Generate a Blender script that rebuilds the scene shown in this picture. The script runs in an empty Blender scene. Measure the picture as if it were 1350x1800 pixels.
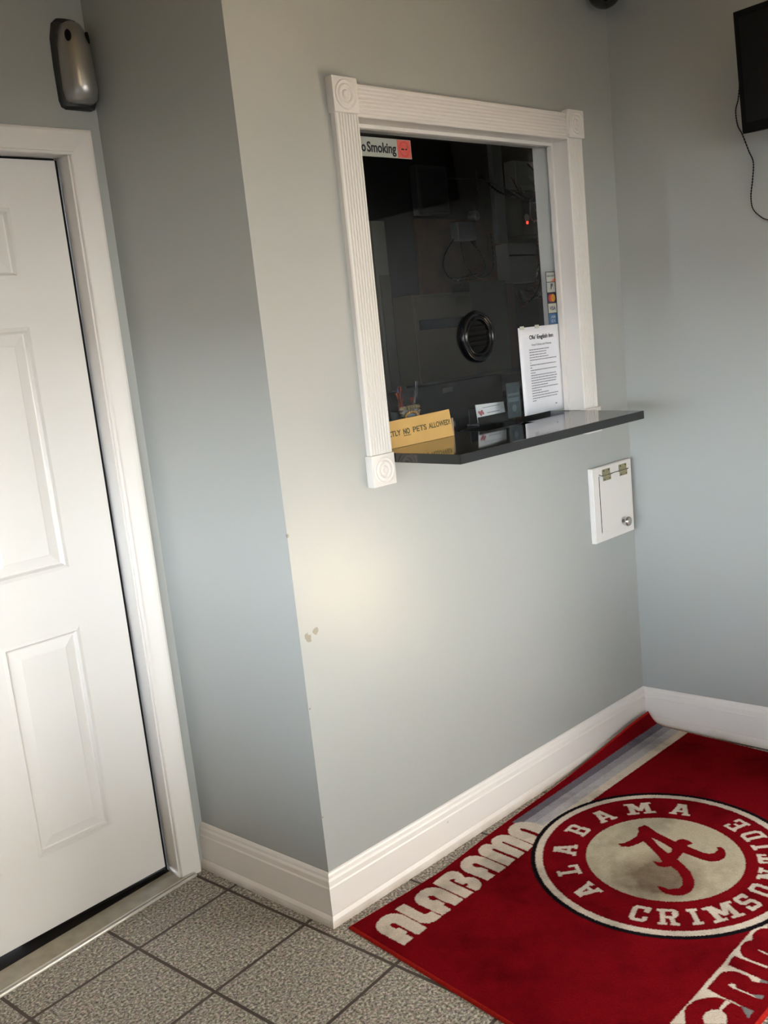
import bpy, bmesh, math, random
import numpy as np
from mathutils import Vector, Matrix
random.seed(7)
S = bpy.context.scene
COL = S.collection

# ------------------------------------------------------------------ camera
CAM_R = [(0.7133662543, -0.6934301077, -0.1013078126),
         (-0.1991808933, -0.0620251433, -0.9779978800),
         (0.6718895437, 0.7178492650, -0.1823646724)]
cd = bpy.data.cameras.new('camera'); cam = bpy.data.objects.new('camera', cd); COL.objects.link(cam)
r0, r1, r2 = [Vector(r) for r in CAM_R]
m3 = Matrix((r0, -r1, -r2)).transposed()
cam.matrix_world = Matrix.Translation((-1.39909446, -1.85084493, 1.51745916)) @ m3.to_4x4()
cd.sensor_fit = 'VERTICAL'; cd.sensor_height = 24.0; cd.lens = 24.0 * 1679.792 / 1800.0
cd.clip_start = 0.02; cd.clip_end = 200
S.camera = cam

# ------------------------------------------------------------------ light and exposure
S.view_settings.view_transform = 'Standard'; S.view_settings.look = 'None'
S.view_settings.gamma = 1.0; S.view_settings.use_curve_mapping = False
S.view_settings.exposure = 0.35
W = bpy.data.worlds.new('sky'); S.world = W; W.use_nodes = True
nt = W.node_tree; nt.nodes.clear()
wo = nt.nodes.new('ShaderNodeOutputWorld'); bg = nt.nodes.new('ShaderNodeBackground')
tc = nt.nodes.new('ShaderNodeTexCoord'); sp = nt.nodes.new('ShaderNodeSeparateXYZ'); rp = nt.nodes.new('ShaderNodeValToRGB')
nt.links.new(tc.outputs['Generated'], sp.inputs[0]); nt.links.new(sp.outputs['Z'], rp.inputs[0])
SKY = 27.0
rp.color_ramp.elements[0].position = 0.0; rp.color_ramp.elements[0].color = (0.86, 0.93, 1.0, 1)
rp.color_ramp.elements[1].position = 0.6; rp.color_ramp.elements[1].color = (0.50, 0.66, 1.0, 1)
# the sky is warmer on the side the sun stands
dt = nt.nodes.new('ShaderNodeVectorMath'); dt.operation = 'DOT_PRODUCT'; dt.inputs[1].default_value = (.65, -.75, .1); nt.links.new(tc.outputs['Generated'], dt.inputs[0])
mr = nt.nodes.new('ShaderNodeMapRange'); mr.inputs['From Min'].default_value = -.2; mr.inputs['From Max'].default_value = 1.0; nt.links.new(dt.outputs['Value'], mr.inputs['Value'])
mx_ = nt.nodes.new('ShaderNodeMix'); mx_.data_type = 'RGBA'; nt.links.new(mr.outputs[0], mx_.inputs['Factor']); nt.links.new(rp.outputs[0], mx_.inputs[6]); mx_.inputs[7].default_value = (1.0, .95, .88, 1)
nt.links.new(mx_.outputs[2], bg.inputs[0]); bg.inputs[1].default_value = SKY
nt.links.new(bg.outputs[0], wo.inputs[0])
sd = bpy.data.lights.new('sun', 'SUN'); sd.energy = 150.0; sd.angle = math.radians(0.6); sd.color = (1.0, 0.84, 0.64)
sun = bpy.data.objects.new('sun', sd); COL.objects.link(sun)
sun.rotation_euler = Vector((-0.12, 0.10, -1.0)).to_track_quat('-Z', 'Y').to_euler()   # steep afternoon sun on the pavement outside

def portal(name, loc, direction, sx, sy):
    l = bpy.data.lights.new(name, 'AREA'); l.shape = 'RECTANGLE'; l.size = sx; l.size_y = sy
    l.cycles.is_portal = True
    o = bpy.data.objects.new(name, l); COL.objects.link(o); o.location = loc
    o.rotation_euler = Vector(direction).to_track_quat('-Z', 'Z').to_euler(); return o

# ------------------------------------------------------------------ helpers
def lin(c):
    f = lambda v: v / 12.92 if v <= 0.04045 else ((v + 0.055) / 1.055) ** 2.4
    return (f(c[0] / 255), f(c[1] / 255), f(c[2] / 255), 1.0)

def mat(name, color, rough=0.5, metal=0.0, spec=0.5, noise=0.0, nscale=30.0, bump=0.0, bscale=200.0, coat=0.0, emis=None, estr=0.0):
    m = bpy.data.materials.new(name); m.use_nodes = True
    n = m.node_tree.nodes; l = m.node_tree.links; b = n['Principled BSDF']
    b.inputs['Base Color'].default_value = color; b.inputs['Roughness'].default_value = rough
    b.inputs['Metallic'].default_value = metal; b.inputs['Specular IOR Level'].default_value = spec
    b.inputs['Coat Weight'].default_value = coat
    if emis: b.inputs['Emission Color'].default_value = emis; b.inputs['Emission Strength'].default_value = estr
    t = n.new('ShaderNodeTexCoord')
    nz = n.new('ShaderNodeTexNoise'); nz.inputs['Scale'].default_value = nscale; nz.inputs['Detail'].default_value = 4
    l.new(t.outputs['Object'], nz.inputs['Vector'])
    if noise > 0:
        mx = n.new('ShaderNodeMix'); mx.data_type = 'RGBA'; mx.blend_type = 'MULTIPLY'
        rr = n.new('ShaderNodeMapRange'); rr.inputs['From Min'].default_value = .3; rr.inputs['From Max'].default_value = .7
        rr.inputs['To Min'].default_value = 1 - noise; rr.inputs['To Max'].default_value = 1.0
        l.new(nz.outputs['Fac'], rr.inputs['Value']); mx.inputs['Factor'].default_value = 1.0
        mx.inputs[6].default_value = color; l.new(rr.outputs[0], mx.inputs[7]); l.new(mx.outputs[2], b.inputs['Base Color'])
    if bump > 0:
        nb = n.new('ShaderNodeTexNoise'); nb.inputs['Scale'].default_value = bscale; nb.inputs['Detail'].default_value = 3
        l.new(t.outputs['Object'], nb.inputs['Vector'])
        bp = n.new('ShaderNodeBump'); bp.inputs['Strength'].default_value = bump; bp.inputs['Distance'].default_value = 0.002
        l.new(nb.outputs['Fac'], bp.inputs['Height']); l.new(bp.outputs[0], b.inputs['Normal'])
    return m

def link(name, me, m, parent=None, smooth=False):
    o = bpy.data.objects.new(name, me); COL.objects.link(o)
    if m is not None:
        for k in (m if isinstance(m, (list, tuple)) else [m]): me.materials.append(k)
    if smooth:
        for p in me.polygons: p.use_smooth = True
    if parent is not None: o.parent = parent
    return o

class MB:
    """collects shapes into one mesh (world coordinates, or coordinates local to org)"""
    def __init__(s, org=(0, 0, 0)): s.bm = bmesh.new(); s.org = Vector(org)
    def v(s, p): return s.bm.verts.new(Vector(p) - s.org)
    def hexa(s, P, bevel=0.0, mi=0):
        vs = [s.v(p) for p in P]
        F = [(0, 3, 2, 1), (4, 5, 6, 7), (0, 1, 5, 4), (1, 2, 6, 5), (2, 3, 7, 6), (3, 0, 4, 7)]
        fs = [s.bm.faces.new([vs[i] for i in f]) for f in F]
        for f in fs: f.material_index = mi
        if bevel > 0:
            es = list({e for f in fs for e in f.edges})
            bmesh.ops.bevel(s.bm, geom=es, offset=bevel, segments=2, profile=.7, affect='EDGES')
        return s
    def box(s, x0, x1, y0, y1, z0, z1, bevel=0.0, mi=0):
        return s.hexa([(x0, y0, z0), (x1, y0, z0), (x1, y1, z0), (x0, y1, z0), (x0, y0, z1), (x1, y0, z1), (x1, y1, z1), (x0, y1, z1)], bevel, mi)
    def quad(s, P, mi=0):
        f = s.bm.faces.new([s.v(p) for p in P]); f.material_index = mi; return s
    def loft(s, rings, closed=True, cap=True, mi=0):
        R = [[s.v(p) for p in r] for r in rings]; n = len(R[0])
        for a, b in zip(R[:-1], R[1:]):
            for i in range(n if closed else n - 1):
                j = (i + 1) % n
                f = s.bm.faces.new((a[i], a[j], b[j], b[i])); f.material_index = mi
        if cap:
            for r in (R[0], R[-1]):
                try: s.bm.faces.new(r).material_index = mi
                except ValueError: pass
        return s
    def tube(s, pts, r, seg=10, mi=0):
        pts = [Vector(p) for p in pts]; rings = []; up = Vector((0.13, 0.21, 0.97))
        for i, p in enumerate(pts):
            t = (pts[min(i + 1, len(pts) - 1)] - pts[max(i - 1, 0)]).normalized()
            a = t.cross(up)
            if a.length < .1: a = t.cross(Vector((1, 0, 0)))
            a.normalize(); b = t.cross(a); rr = r[i] if isinstance(r, (list, tuple)) else r
            up = b if abs(t.dot(b)) < .5 else up
            rings.append([p + (a * math.cos(2 * math.pi * k / seg) + b * math.sin(2 * math.pi * k / seg)) * rr for k in range(seg)])
        return s.loft(rings, mi=mi)
    def lathe(s, c, axis, prof, seg=32, mi=0, cap=True):
        """prof = [(radius, distance along axis)]"""
        ax = Vector(axis).normalized(); a = ax.cross(Vector((0, 0, 1)) if abs(ax.z) < .9 else Vector((1, 0, 0))).normalized(); b = ax.cross(a); c = Vector(c)
        return s.loft([[c + ax * h + (a * math.cos(2 * math.pi * k / seg) + b * math.sin(2 * math.pi * k / seg)) * max(r, 1e-4) for k in range(seg)] for r, h in prof], mi=mi, cap=cap)
    def build(s, name, m, parent=None, smooth=False, angle=None):
        bmesh.ops.recalc_face_normals(s.bm, faces=s.bm.faces)
        me = bpy.data.meshes.new(name); s.bm.to_mesh(me); s.bm.free()
        o = link(name, me, m, parent)
        o.location = s.org if parent is None else s.org - Vector(parent.location)
        if smooth:
            for p in me.polygons: p.use_smooth = True
            if angle: me.set_sharp_from_angle(angle=math.radians(angle))
        return o

def smooth_path(P, n=8):
    P = [Vector(p) for p in P]; out = []
    for i in range(len(P) - 1):
        p0, p1, p2, p3 = P[max(i - 1, 0)], P[i], P[i + 1], P[min(i + 2, len(P) - 1)]
        for k in range(n):
            t = k / n
            out.append(.5 * ((2 * p1) + (p2 - p0) * t + (2 * p0 - 5 * p1 + 4 * p2 - p3) * t * t + (3 * p1 - p0 - 3 * p2 + p3) * t ** 3))
    out.append(P[-1]); return out

def empty(name, loc, label, cat, group=None):
    o = bpy.data.objects.new(name, None); COL.objects.link(o); o.location = loc; o.empty_display_size = .1
    o['label'] = label; o['category'] = cat
    if group: o['group'] = group
    return o
def tag(o, label, cat, group=None):
    o['label'] = label; o['category'] = cat
    if group: o['group'] = group
    return o
def struct(o): o['kind'] = 'structure'; return o
def sroot(name, loc=(0, 0, 0)):
    o = bpy.data.objects.new(name, None); COL.objects.link(o); o.location = loc; o['kind'] = 'structure'; return o

def text(name, body, m, parent, origin, xdir, ydir, size, extrude=0.0004, align='LEFT', width=None, bold=0.0):
    cu = bpy.data.curves.new(name, 'FONT'); cu.body = body; cu.size = size; cu.extrude = extrude / 1.0; cu.align_x = align
    cu.offset = bold; cu.resolution_u = 3
    t = bpy.data.objects.new(name, cu); COL.objects.link(t)
    dg = bpy.context.evaluated_depsgraph_get(); dg.update()
    me = bpy.data.meshes.new_from_object(t.evaluated_get(dg)); bpy.data.objects.remove(t)
    X = Vector(xdir).normalized(); Y = Vector(ydir).normalized(); Zd = X.cross(Y)
    sx = 1.0
    if width:
        xs = [v.co.x for v in me.vertices]; sx = width / (max(xs) - min(xs))
    for v in me.vertices:
        c = v.co; v.co = Vector(origin) + X * c.x * sx + Y * c.y + Zd * c.z - Vector(parent.location)
    me.materials.clear(); o = link(name, me, m, parent); return o

# ------------------------------------------------------------------ materials
def wall_paint():
    m = mat('grey_green_wall_paint', lin((159, 161, 158)), rough=.29, spec=.5, bump=.8, bscale=11)
    return m
def chipped_paint():
    m = wall_paint(); m.name = 'grey_green_wall_paint_scuffed'
    n = m.node_tree.nodes; l = m.node_tree.links; b = n['Principled BSDF']
    t = n.new('ShaderNodeTexCoord')
    nz = n.new('ShaderNodeTexNoise'); nz.inputs['Scale'].default_value = 60; nz.inputs['Detail'].default_value = 6
    l.new(t.outputs['Object'], nz.inputs['Vector'])
    tot = None
    for (c, rad) in (((.028, 0, .786), .026), ((.052, 0, .795), .020), ((0.0, 0, 1.055), .014), ((0.004, 0, .60), .006), ((0.003, 0, .30), .006)):
        d = n.new('ShaderNodeVectorMath'); d.operation = 'DISTANCE'; d.inputs[1].default_value = c
        l.new(t.outputs['Object'], d.inputs[0])
        a = n.new('ShaderNodeMath'); a.operation = 'DIVIDE'; a.inputs[1].default_value = rad; l.new(d.outputs['Value'], a.inputs[0])
        q = n.new('ShaderNodeMath'); q.operation = 'SUBTRACT'; q.inputs[0].default_value = 1.25; l.new(a.outputs[0], q.inputs[1])
        w = n.new('ShaderNodeMath'); w.operation = 'MULTIPLY'; l.new(q.outputs[0], w.inputs[0]); l.new(nz.outputs['Fac'], w.inputs[1])
        if tot is None: tot = w
        else:
            mm = n.new('ShaderNodeMath'); mm.operation = 'MAXIMUM'; l.new(tot.outputs[0], mm.inputs[0]); l.new(w.outputs[0], mm.inputs[1]); tot = mm
    g = n.new('ShaderNodeMapRange'); g.inputs['From Min'].default_value = .36; g.inputs['From Max'].default_value = .46
    l.new(tot.outputs[0], g.inputs['Value'])
    mx = n.new('ShaderNodeMix'); mx.data_type = 'RGBA'; l.new(g.outputs[0], mx.inputs['Factor'])
    mx.inputs[6].default_value = b.inputs['Base Color'].default_value; mx.inputs[7].default_value = lin((128, 124, 112))
    l.new(mx.outputs[2], b.inputs['Base Color'])
    return m
def baseboard_paint():
    m = mat('white_baseboard_paint', lin((226, 220, 215)), rough=.38, bump=.05, bscale=300)
    n = m.node_tree.nodes; l = m.node_tree.links; b = n['Principled BSDF']
    t = n.new('ShaderNodeTexCoord'); s = n.new('ShaderNodeSeparateXYZ'); l.new(t.outputs['Object'], s.inputs[0])
    r = n.new('ShaderNodeMapRange'); r.inputs['From Min'].default_value = 0.0; r.inputs['From Max'].default_value = .035
    r.inputs['To Min'].default_value = 1.0; r.inputs['To Max'].default_value = 0.0; l.new(s.outputs['Z'], r.inputs['Value'])
    nz = n.new('ShaderNodeTexNoise'); nz.inputs['Scale'].default_value = 14; nz.inputs['Detail'].default_value = 6; l.new(t.outputs['Object'], nz.inputs['Vector'])
    k = n.new('ShaderNodeMath'); k.operation = 'MULTIPLY'; l.new(r.outputs[0], k.inputs[0]); l.new(nz.outputs['Fac'], k.inputs[1])
    # a few round scuffs
    vo = n.new('ShaderNodeTexVoronoi'); vo.inputs['Scale'].default_value = 9; l.new(t.outputs['Object'], vo.inputs['Vector'])
    v2 = n.new('ShaderNodeMapRange'); v2.inputs['From Min'].default_value = .03; v2.inputs['From Max'].default_value = .05
    v2.inputs['To Min'].default_value = .45; v2.inputs['To Max'].default_value = 0; l.new(vo.outputs['Distance'], v2.inputs['Value'])
    ad = n.new('ShaderNodeMath'); ad.operation = 'MAXIMUM'; l.new(k.outputs[0], ad.inputs[0]); l.new(v2.outputs[0], ad.inputs[1])
    mx = n.new('ShaderNodeMix'); mx.data_type = 'RGBA'; l.new(ad.outputs[0], mx.inputs['Factor'])
    mx.inputs[6].default_value = lin((226, 220, 215)); mx.inputs[7].default_value = lin((160, 142, 118))
    l.new(mx.outputs[2], b.inputs['Base Color']); return m
def tile_floor():
    m = bpy.data.materials.new('speckled_granite_tile'); m.use_nodes = True
    n = m.node_tree.nodes; l = m.node_tree.links; b = n['Principled BSDF']
    t = n.new('ShaderNodeTexCoord'); mp = n.new('ShaderNodeMapping'); mp.vector_type = 'POINT'
    T, g = .3107, .1025; ox, oy = -.0899, .3635
    mp.inputs['Rotation'].default_value = (0, 0, -g)
    c, s_ = math.cos(-g), math.sin(-g)
    mp.inputs['Location'].default_value = (-(ox * c - oy * s_) + 20 * T, -(ox * s_ + oy * c) + 20 * T, 0)
    l.new(t.outputs['Object'], mp.inputs['Vector'])
    sx = n.new('ShaderNodeSeparateXYZ'); l.new(mp.outputs[0], sx.inputs[0])
    def line(o):
        a = n.new('ShaderNodeMath'); a.operation = 'MODULO'; a.inputs[1].default_value = T; l.new(o, a.inputs[0])
        h = n.new('ShaderNodeMath'); h.operation = 'SUBTRACT'; h.inputs[1].default_value = T / 2; l.new(a.outputs[0], h.inputs[0])
        q = n.new('ShaderNodeMath'); q.operation = 'ABSOLUTE'; l.new(h.outputs[0], q.inputs[0])
        e = n.new('ShaderNodeMapRange'); e.inputs['From Min'].default_value = T / 2 - .0052; e.inputs['From Max'].default_value = T / 2 - .0040
        l.new(q.outputs[0], e.inputs['Value']); return e
    a, c2 = line(sx.outputs['X']), line(sx.outputs['Y'])
    gr = n.new('ShaderNodeMath'); gr.operation = 'MAXIMUM'; l.new(a.outputs[0], gr.inputs[0]); l.new(c2.outputs[0], gr.inputs[1])
    nz = n.new('ShaderNodeTexNoise'); nz.inputs['Scale'].default_value = 140; nz.inputs['Detail'].default_value = 3; nz.inputs['Roughness'].default_value = .7
    l.new(t.outputs['Object'], nz.inputs['Vector'])
    cr = n.new('ShaderNodeValToRGB'); e = cr.color_ramp.elements
    e[0].position = .38; e[0].color = lin((70, 56, 46)); e[1].position = .63; e[1].color = lin((204, 192, 168))
    q = e.new(.45); q.color = lin((126, 110, 92)); q = e.new(.55); q.color = lin((156, 142, 120))
    l.new(nz.outputs['Fac'], cr.inputs[0])
    vo = n.new('ShaderNodeTexVoronoi'); vo.inputs['Scale'].default_value = 210; l.new(t.outputs['Object'], vo.inputs['Vector'])
    vm = n.new('ShaderNodeMix'); vm.data_type = 'RGBA'; vm.blend_type = 'OVERLAY'; vm.inputs['Factor'].default_value = .22
    l.new(cr.outputs[0], vm.inputs[6]); l.new(vo.outputs['Color'], vm.inputs[7])
    hs = n.new('ShaderNodeHueSaturation'); hs.inputs['Saturation'].default_value = .55; l.new(vm.outputs[2], hs.inputs['Color'])
    mx = n.new('ShaderNodeMix'); mx.data_type = 'RGBA'; l.new(gr.outputs[0], mx.inputs['Factor'])
    l.new(hs.outputs[0], mx.inputs[6]); mx.inputs[7].default_value = lin((66, 54, 46)); l.new(mx.outputs[2], b.inputs['Base Color'])
    b.inputs['Roughness'].default_value = .55
    bp = n.new('ShaderNodeBump'); bp.inputs['Strength'].default_value = .5; bp.inputs['Distance'].default_value = .002; bp.invert = True
    l.new(gr.outputs[0], bp.inputs['Height']); l.new(bp.outputs[0], b.inputs['Normal'])
    return m
def glass_mat(name, tint=(.9, .93, .92, 1)):
    m = bpy.data.materials.new(name); m.use_nodes = True; n = m.node_tree.nodes; l = m.node_tree.links; n.clear()
    o = n.new('ShaderNodeOutputMaterial'); mix = n.new('ShaderNodeMixShader'); tr = n.new('ShaderNodeBsdfTransparent'); gl = n.new('ShaderNodeBsdfGlossy')
    fr = n.new('ShaderNodeFresnel'); ge = n.new('ShaderNodeNewGeometry'); mi = n.new('ShaderNodeMix'); mi.inputs[2].default_value = 1.5; mi.inputs[3].default_value = 1 / 1.5
    l.new(ge.outputs['Backfacing'], mi.inputs[0]); l.new(mi.outputs[0], fr.inputs[0]); gl.inputs['Roughness'].default_value = .01; tr.inputs[0].default_value = tint
    l.new(fr.outputs[0], mix.inputs[0]); l.new(tr.outputs[0], mix.inputs[1]); l.new(gl.outputs[0], mix.inputs[2]); l.new(mix.outputs[0], o.inputs[0]); return m
M = {}
M['wall'] = chipped_paint(); M['wall2'] = wall_paint()
M['base'] = baseboard_paint(); M['tile'] = tile_floor()
M['white'] = mat('white_semi_gloss_trim_paint', lin((214, 209, 204)), rough=.5, spec=.3, bump=.02, bscale=250)
M['door'] = mat('white_door_paint', lin((210, 206, 202)), rough=.4, bump=.12, bscale=160)
M['ceil'] = mat('tan_ceiling_paint', lin((142, 124, 88)), rough=.9)
M['granite'] = mat('polished_black_granite', (.006, .006, .007, 1), rough=.06, spec=.7, noise=.4, nscale=400)
M['granite_edge'] = M['granite']
M['glass'] = glass_mat('clear_window_glass')
M['black'] = mat('black_plastic', (.006, .006, .007, 1), rough=.3)
M['matblack'] = mat('matte_black_plastic', (.004, .004, .004, 1), rough=.8, spec=.15)
M['silver'] = mat('brushed_silver_plastic', lin((176, 174, 172)), rough=.32, metal=.85)
M['darkgrey'] = mat('dark_grey_plastic', (.02, .02, .02, 1), rough=.5)
M['steel'] = mat('brushed_steel', lin((190, 185, 180)), rough=.22, metal=1.0)
M['brass'] = mat('aged_brass', lin((165, 156, 120)), rough=.35, metal=.55, noise=.35, nscale=180)
M['alum'] = mat('worn_aluminium', lin((214, 208, 200)), rough=.42, metal=.6, noise=.12, nscale=60)
M['sill'] = mat('grey_brown_threshold_board', lin((160, 151, 132)), rough=.5, noise=.3, nscale=22)
M['paper'] = mat('white_paper', lin((226, 226, 232)), rough=.8)
M['ink'] = mat('dark_ink', (.02, .02, .025, 1), rough=.8)
M['greyink'] = mat('grey_print', lin((120, 120, 130)), rough=.8)
M['ply'] = mat('orange_brown_plywood', lin((124, 82, 54)), rough=.7, noise=.4, nscale=9)
M['beige'] = mat('beige_cabinet_paint', lin((122, 108, 86)), rough=.6)
M['grey'] = mat('mid_grey_metal', lin((188, 190, 188)), rough=.5)
M['lgrey'] = mat('light_grey_metal', lin((182, 182, 176)), rough=.5)
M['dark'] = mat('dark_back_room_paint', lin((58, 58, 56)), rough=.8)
M['pets'] = mat('yellow_tan_sign_board', lin((206, 166, 98)), rough=.55, noise=.12, nscale=12)
M['petink'] = mat('dark_olive_lettering', lin((88, 82, 46)), rough=.7)
M['ply_edge'] = mat('clear_plastic_edge', lin((150, 130, 110)), rough=.3)
M['pavement'] = mat('sunlit_concrete_pavement', lin((196, 182, 160)), rough=.9, noise=.15, nscale=3)
M['asphalt'] = mat('dark_asphalt', (.05, .05, .05, 1), rough=.9)
M['red'] = mat('red_plastic', lin((190, 40, 34)), rough=.35)
M['orange'] = mat('orange_plastic', lin((210, 100, 50)), rough=.35)
M['blue'] = mat('navy_plastic', lin((36, 44, 84)), rough=.35)
M['signred'] = mat('red_sign_print', lin((214, 70, 66)), rough=.6)
M['signwhite'] = mat('greyed_white_sign_vinyl', lin((176, 174, 168)), rough=.6)

# ------------------------------------------------------------------ room shell
AL = -.087; BE = .054; DW = .5312; CH = 2.62; YB = -3.7; XL = -2.7
WX = 1.5591
X0, X1, Z0, Z1 = .3713, 1.2719, 1.177, 2.059           # opening for the service window (inner jamb faces)
WT = .12
b = MB(); b.box(XL, 1.78, YB - .1, DW + .1, -.06, 0.0); b.box(1.78, 5.0, .0, 1.5, -.06, 0.0); b.box(.1, 1.78, DW + .1, 1.5, -.06, 0); struct(b.build('floor', M['tile']))
b = MB(); b.box(XL, 1.90, YB - .12, DW + .1, CH, CH + .06); b.box(1.90, 5.0, .0, 1.5, CH, CH + .06); b.box(.1, 1.90, DW + .1, 1.5, CH, CH + .06); struct(b.build('ceiling', M['ceil']))
b = MB(); jt = .014
b.box(0, X0 - jt, 0, WT, 0, CH); b.box(X1 + jt, WX + .03, 0, WT, 0, CH)
b.box(X0 - jt, X1 + jt, 0, WT, 0, Z0); b.box(X0 - jt, X1 + jt, 0, WT, Z1 + jt, CH)
struct(b.build('wall_front', M['wall']))
def qprism(x0, y0, x1, y1, t, z0, z1, mb):
    """wall slab along a floor line, thickness t to the right of the direction"""
    d = Vector((x1 - x0, y1 - y0, 0)).normalized(); n = Vector((d.y, -d.x, 0)) * t
    mb.hexa([(x0, y0, z0), (x1, y1, z0), (x1 + n.x, y1 + n.y, z0), (x0 + n.x, y0 + n.y, z0),
             (x0, y0, z1), (x1, y1, z1), (x1 + n.x, y1 + n.y, z1), (x0 + n.x, y0 + n.y, z1)])
b = MB(); b.hexa([(0, .001, 0), (.1, .12, 0), (.1, DW + .1, 0), (AL * DW, DW, 0), (0, .001, CH), (.1, .12, CH), (.1, DW + .1, CH), (AL * DW, DW, CH)])
struct(b.build('wall_side', M['wall']))
# door wall, with the door opening
DX1, DX0, DZ = -.1480, -.985, 2.0498                   # jamb faces and head
dy = DW
b = MB(); b.box(DX1 + .013, AL * DW + .001, dy, dy + .11, 0, CH); b.box(DX0 - .013, DX1 + .013, dy, dy + .11, DZ + .013, CH)
b.box(XL, DX0 - .013, dy, dy + .11, 0, CH); struct(b.build('wall_left', M['wall2']))
# right wall with the glazed entrance opening
def rw(s, z, t=0.0): return (WX + BE * s + t, -s, z)
def rslab(s0, s1, z0, z1, t0, t1, mb, bevel=0):
    mb.hexa([rw(s0, z0, t0), rw(s0, z0, t1), rw(s1, z0, t1), rw(s1, z0, t0), rw(s0, z1, t0), rw(s0, z1, t1), rw(s1, z1, t1), rw(s1, z1, t0)][:8], bevel)
E0, E1, EZ = 1.45, 2.75, 1.9
b = MB(); rslab(0, E0, 0, CH, 0, .12, b); rslab(E1, -YB, 0, CH, 0, .12, b); rslab(E0, E1, EZ, CH, 0, .12, b); struct(b.build('wall_right', M['wall2']))
# back wall with storefront glazing, far left wall
B0, B1, BZ0, BZ1 = -1.55, .35, .55, 2.12
b = MB(); b.box(XL, B0, YB - .12, YB, 0, CH); b.box(B1, 2.0, YB - .12, YB, 0, CH); b.box(B0, B1, YB - .12, YB, 0, BZ0); b.box(B0, B1, YB - .12, YB, BZ1, CH)
struct(b.build('wall_back', M['wall2']))
L0, L1, LZ0, LZ1 = -2.9, -.05, .82, 1.58
b = MB(); b.box(XL - .1, XL, YB - .12, L0, 0, CH); b.box(XL - .1, XL, L1, DW + .11, 0, CH); b.box(XL - .1, XL, L0, L1, 0, LZ0); b.box(XL - .1, XL, L0, L1, LZ1, CH); struct(b.build('wall_far_left', M['wall2']))
w = sroot('window_3', (XL, (L0 + L1) / 2, LZ0))
b = MB()
for y in (L0, (L0 + L1) / 2 - .025, L1 - .05): b.box(XL - .08, XL - .03, y, y + .05, LZ0, LZ1)
for z in (LZ0, LZ1 - .05): b.box(XL - .078, XL - .032, L0 + .05, L1 - .05, z, z + .05)
b.build('window_frame', M['darkgrey'], w)
b = MB(); b.quad([(XL - .055, L0, LZ0), (XL - .055, L1, LZ0), (XL - .055, L1, LZ1), (XL - .055, L0, LZ1)]); b.build('glass', M['glass'], w)
portal('portal_left', (XL - .12, (L0 + L1) / 2, (LZ0 + LZ1) / 2), (1, 0, 0), L1 - L0, LZ1 - LZ0)
w = sroot('window_2', ((B0 + B1) / 2, YB - .06, BZ0))
b = MB(); fw = .05
for x in (B0, (B0 * 2 + B1) / 3, (B0 + B1 * 2) / 3, B1 - fw): b.box(x, x + fw, YB - .09, YB - .03, BZ0, BZ1)
for z in (BZ0, BZ1 - fw): b.box(B0 + fw, B1 - fw, YB - .088, YB - .032, z, z + fw)
b.build('window_frame', M['darkgrey'], w)
b = MB(); b.quad([(B0, YB - .06, BZ0), (B1, YB - .06, BZ0), (B1, YB - .06, BZ1), (B0, YB - .06, BZ1)]); b.build('glass', M['glass'], w)
w = sroot('door_2', (WX + BE * 2.1 + .06, -2.1, 0))
b = MB()
for s in (E0, (E0 + E1) / 2 - .03, E1 - .06): rslab(s, s + .06, 0, EZ, .03, .08, b)
for z in (0, EZ - .06): rslab(E0 + .06, E1 - .06, z, z + .06, .032, .078, b)
b.build('door_frame', M['darkgrey'], w)
b = MB(); b.quad([rw(E0, 0, .055), rw(E1, 0, .055), rw(E1, EZ, .055), rw(E0, EZ, .055)]); b.build('glass', M['glass'], w)
b = MB(); b.box(1.80, 3.1, YB - .13, -.01, -.08, -.02); struct(b.build('pavement', M['pavement']))
b = MB(); b.box(-60, 60, -60, 60, -.20, -.081); struct(b.build('asphalt', M['asphalt']))
portal('portal_back', ((B0 + B1) / 2, YB - .11, (BZ0 + BZ1) / 2), (0, 1, 0), B1 - B0, BZ1 - BZ0)
portal('portal_right', (WX + BE * 2.1 + .1, -2.1, EZ / 2), (-1, 0, 0), E1 - E0, EZ)

b = MB(); b.box(-9.5, XL - .13, -13.5, 6.4, 2.75, 2.95); b.box(XL - .13, 1.75, -9.5, YB - .14, 2.75, 2.95); struct(b.build('added_sky_blocker', M['ceil']))  # unseen roof added outside to cut the high sky and shape the daylight
b = MB(); b.box(11, 14, -40, 12, -.08, 5.0); struct(b.build('added_horizon_blocker', mat('brown_blocker_surface', lin((120, 98, 80)), rough=.9, noise=.2, nscale=4)))  # unseen block added to hide the bright horizon from the glazed entrance
# ------------------------------------------------------------------ baseboards
def bprof(h):
    return [(.0005, 0), (.0247, 0), (.0245, .010), (.0225, .019), (.0175, .0255), (.0155, .028), (.0155, h * .735), (.0135, h * .755), (.0128, h * .76),
            (.0125, h * .86), (.0105, h * .885), (.0085, h * .90), (.0075, h * .955), (.0045, h * .985), (.0005, h)]
def board(name, h0, h1, f0, f1):
    b = MB(); r = []
    for h, f in ((h0, f0), (h1, f1)): r.append([f(t, z) for t, z in bprof(h)])
    b.loft(r); return struct(b.build(name, M['base']))
board('baseboard_front', .1445, .1335, lambda t, z: (-t, -t, z), lambda t, z: (WX + BE * t - t, -t, z))
board('baseboard_side', .1440, .1415, lambda t, z: (-t, -t + .0004, z), lambda t, z: (AL * DW - t - .0005, DW - .001, z))
board('baseboard_right', .1335, .1433, lambda t, z: (WX + BE * t - t, -t - .0003, z), lambda t, z: rw(.47, z, -t))
board('baseboard_rear', .1433, .1433, lambda t, z: rw(.47, z, -t), lambda t, z: rw(E0 - .01, z, -t))

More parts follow.
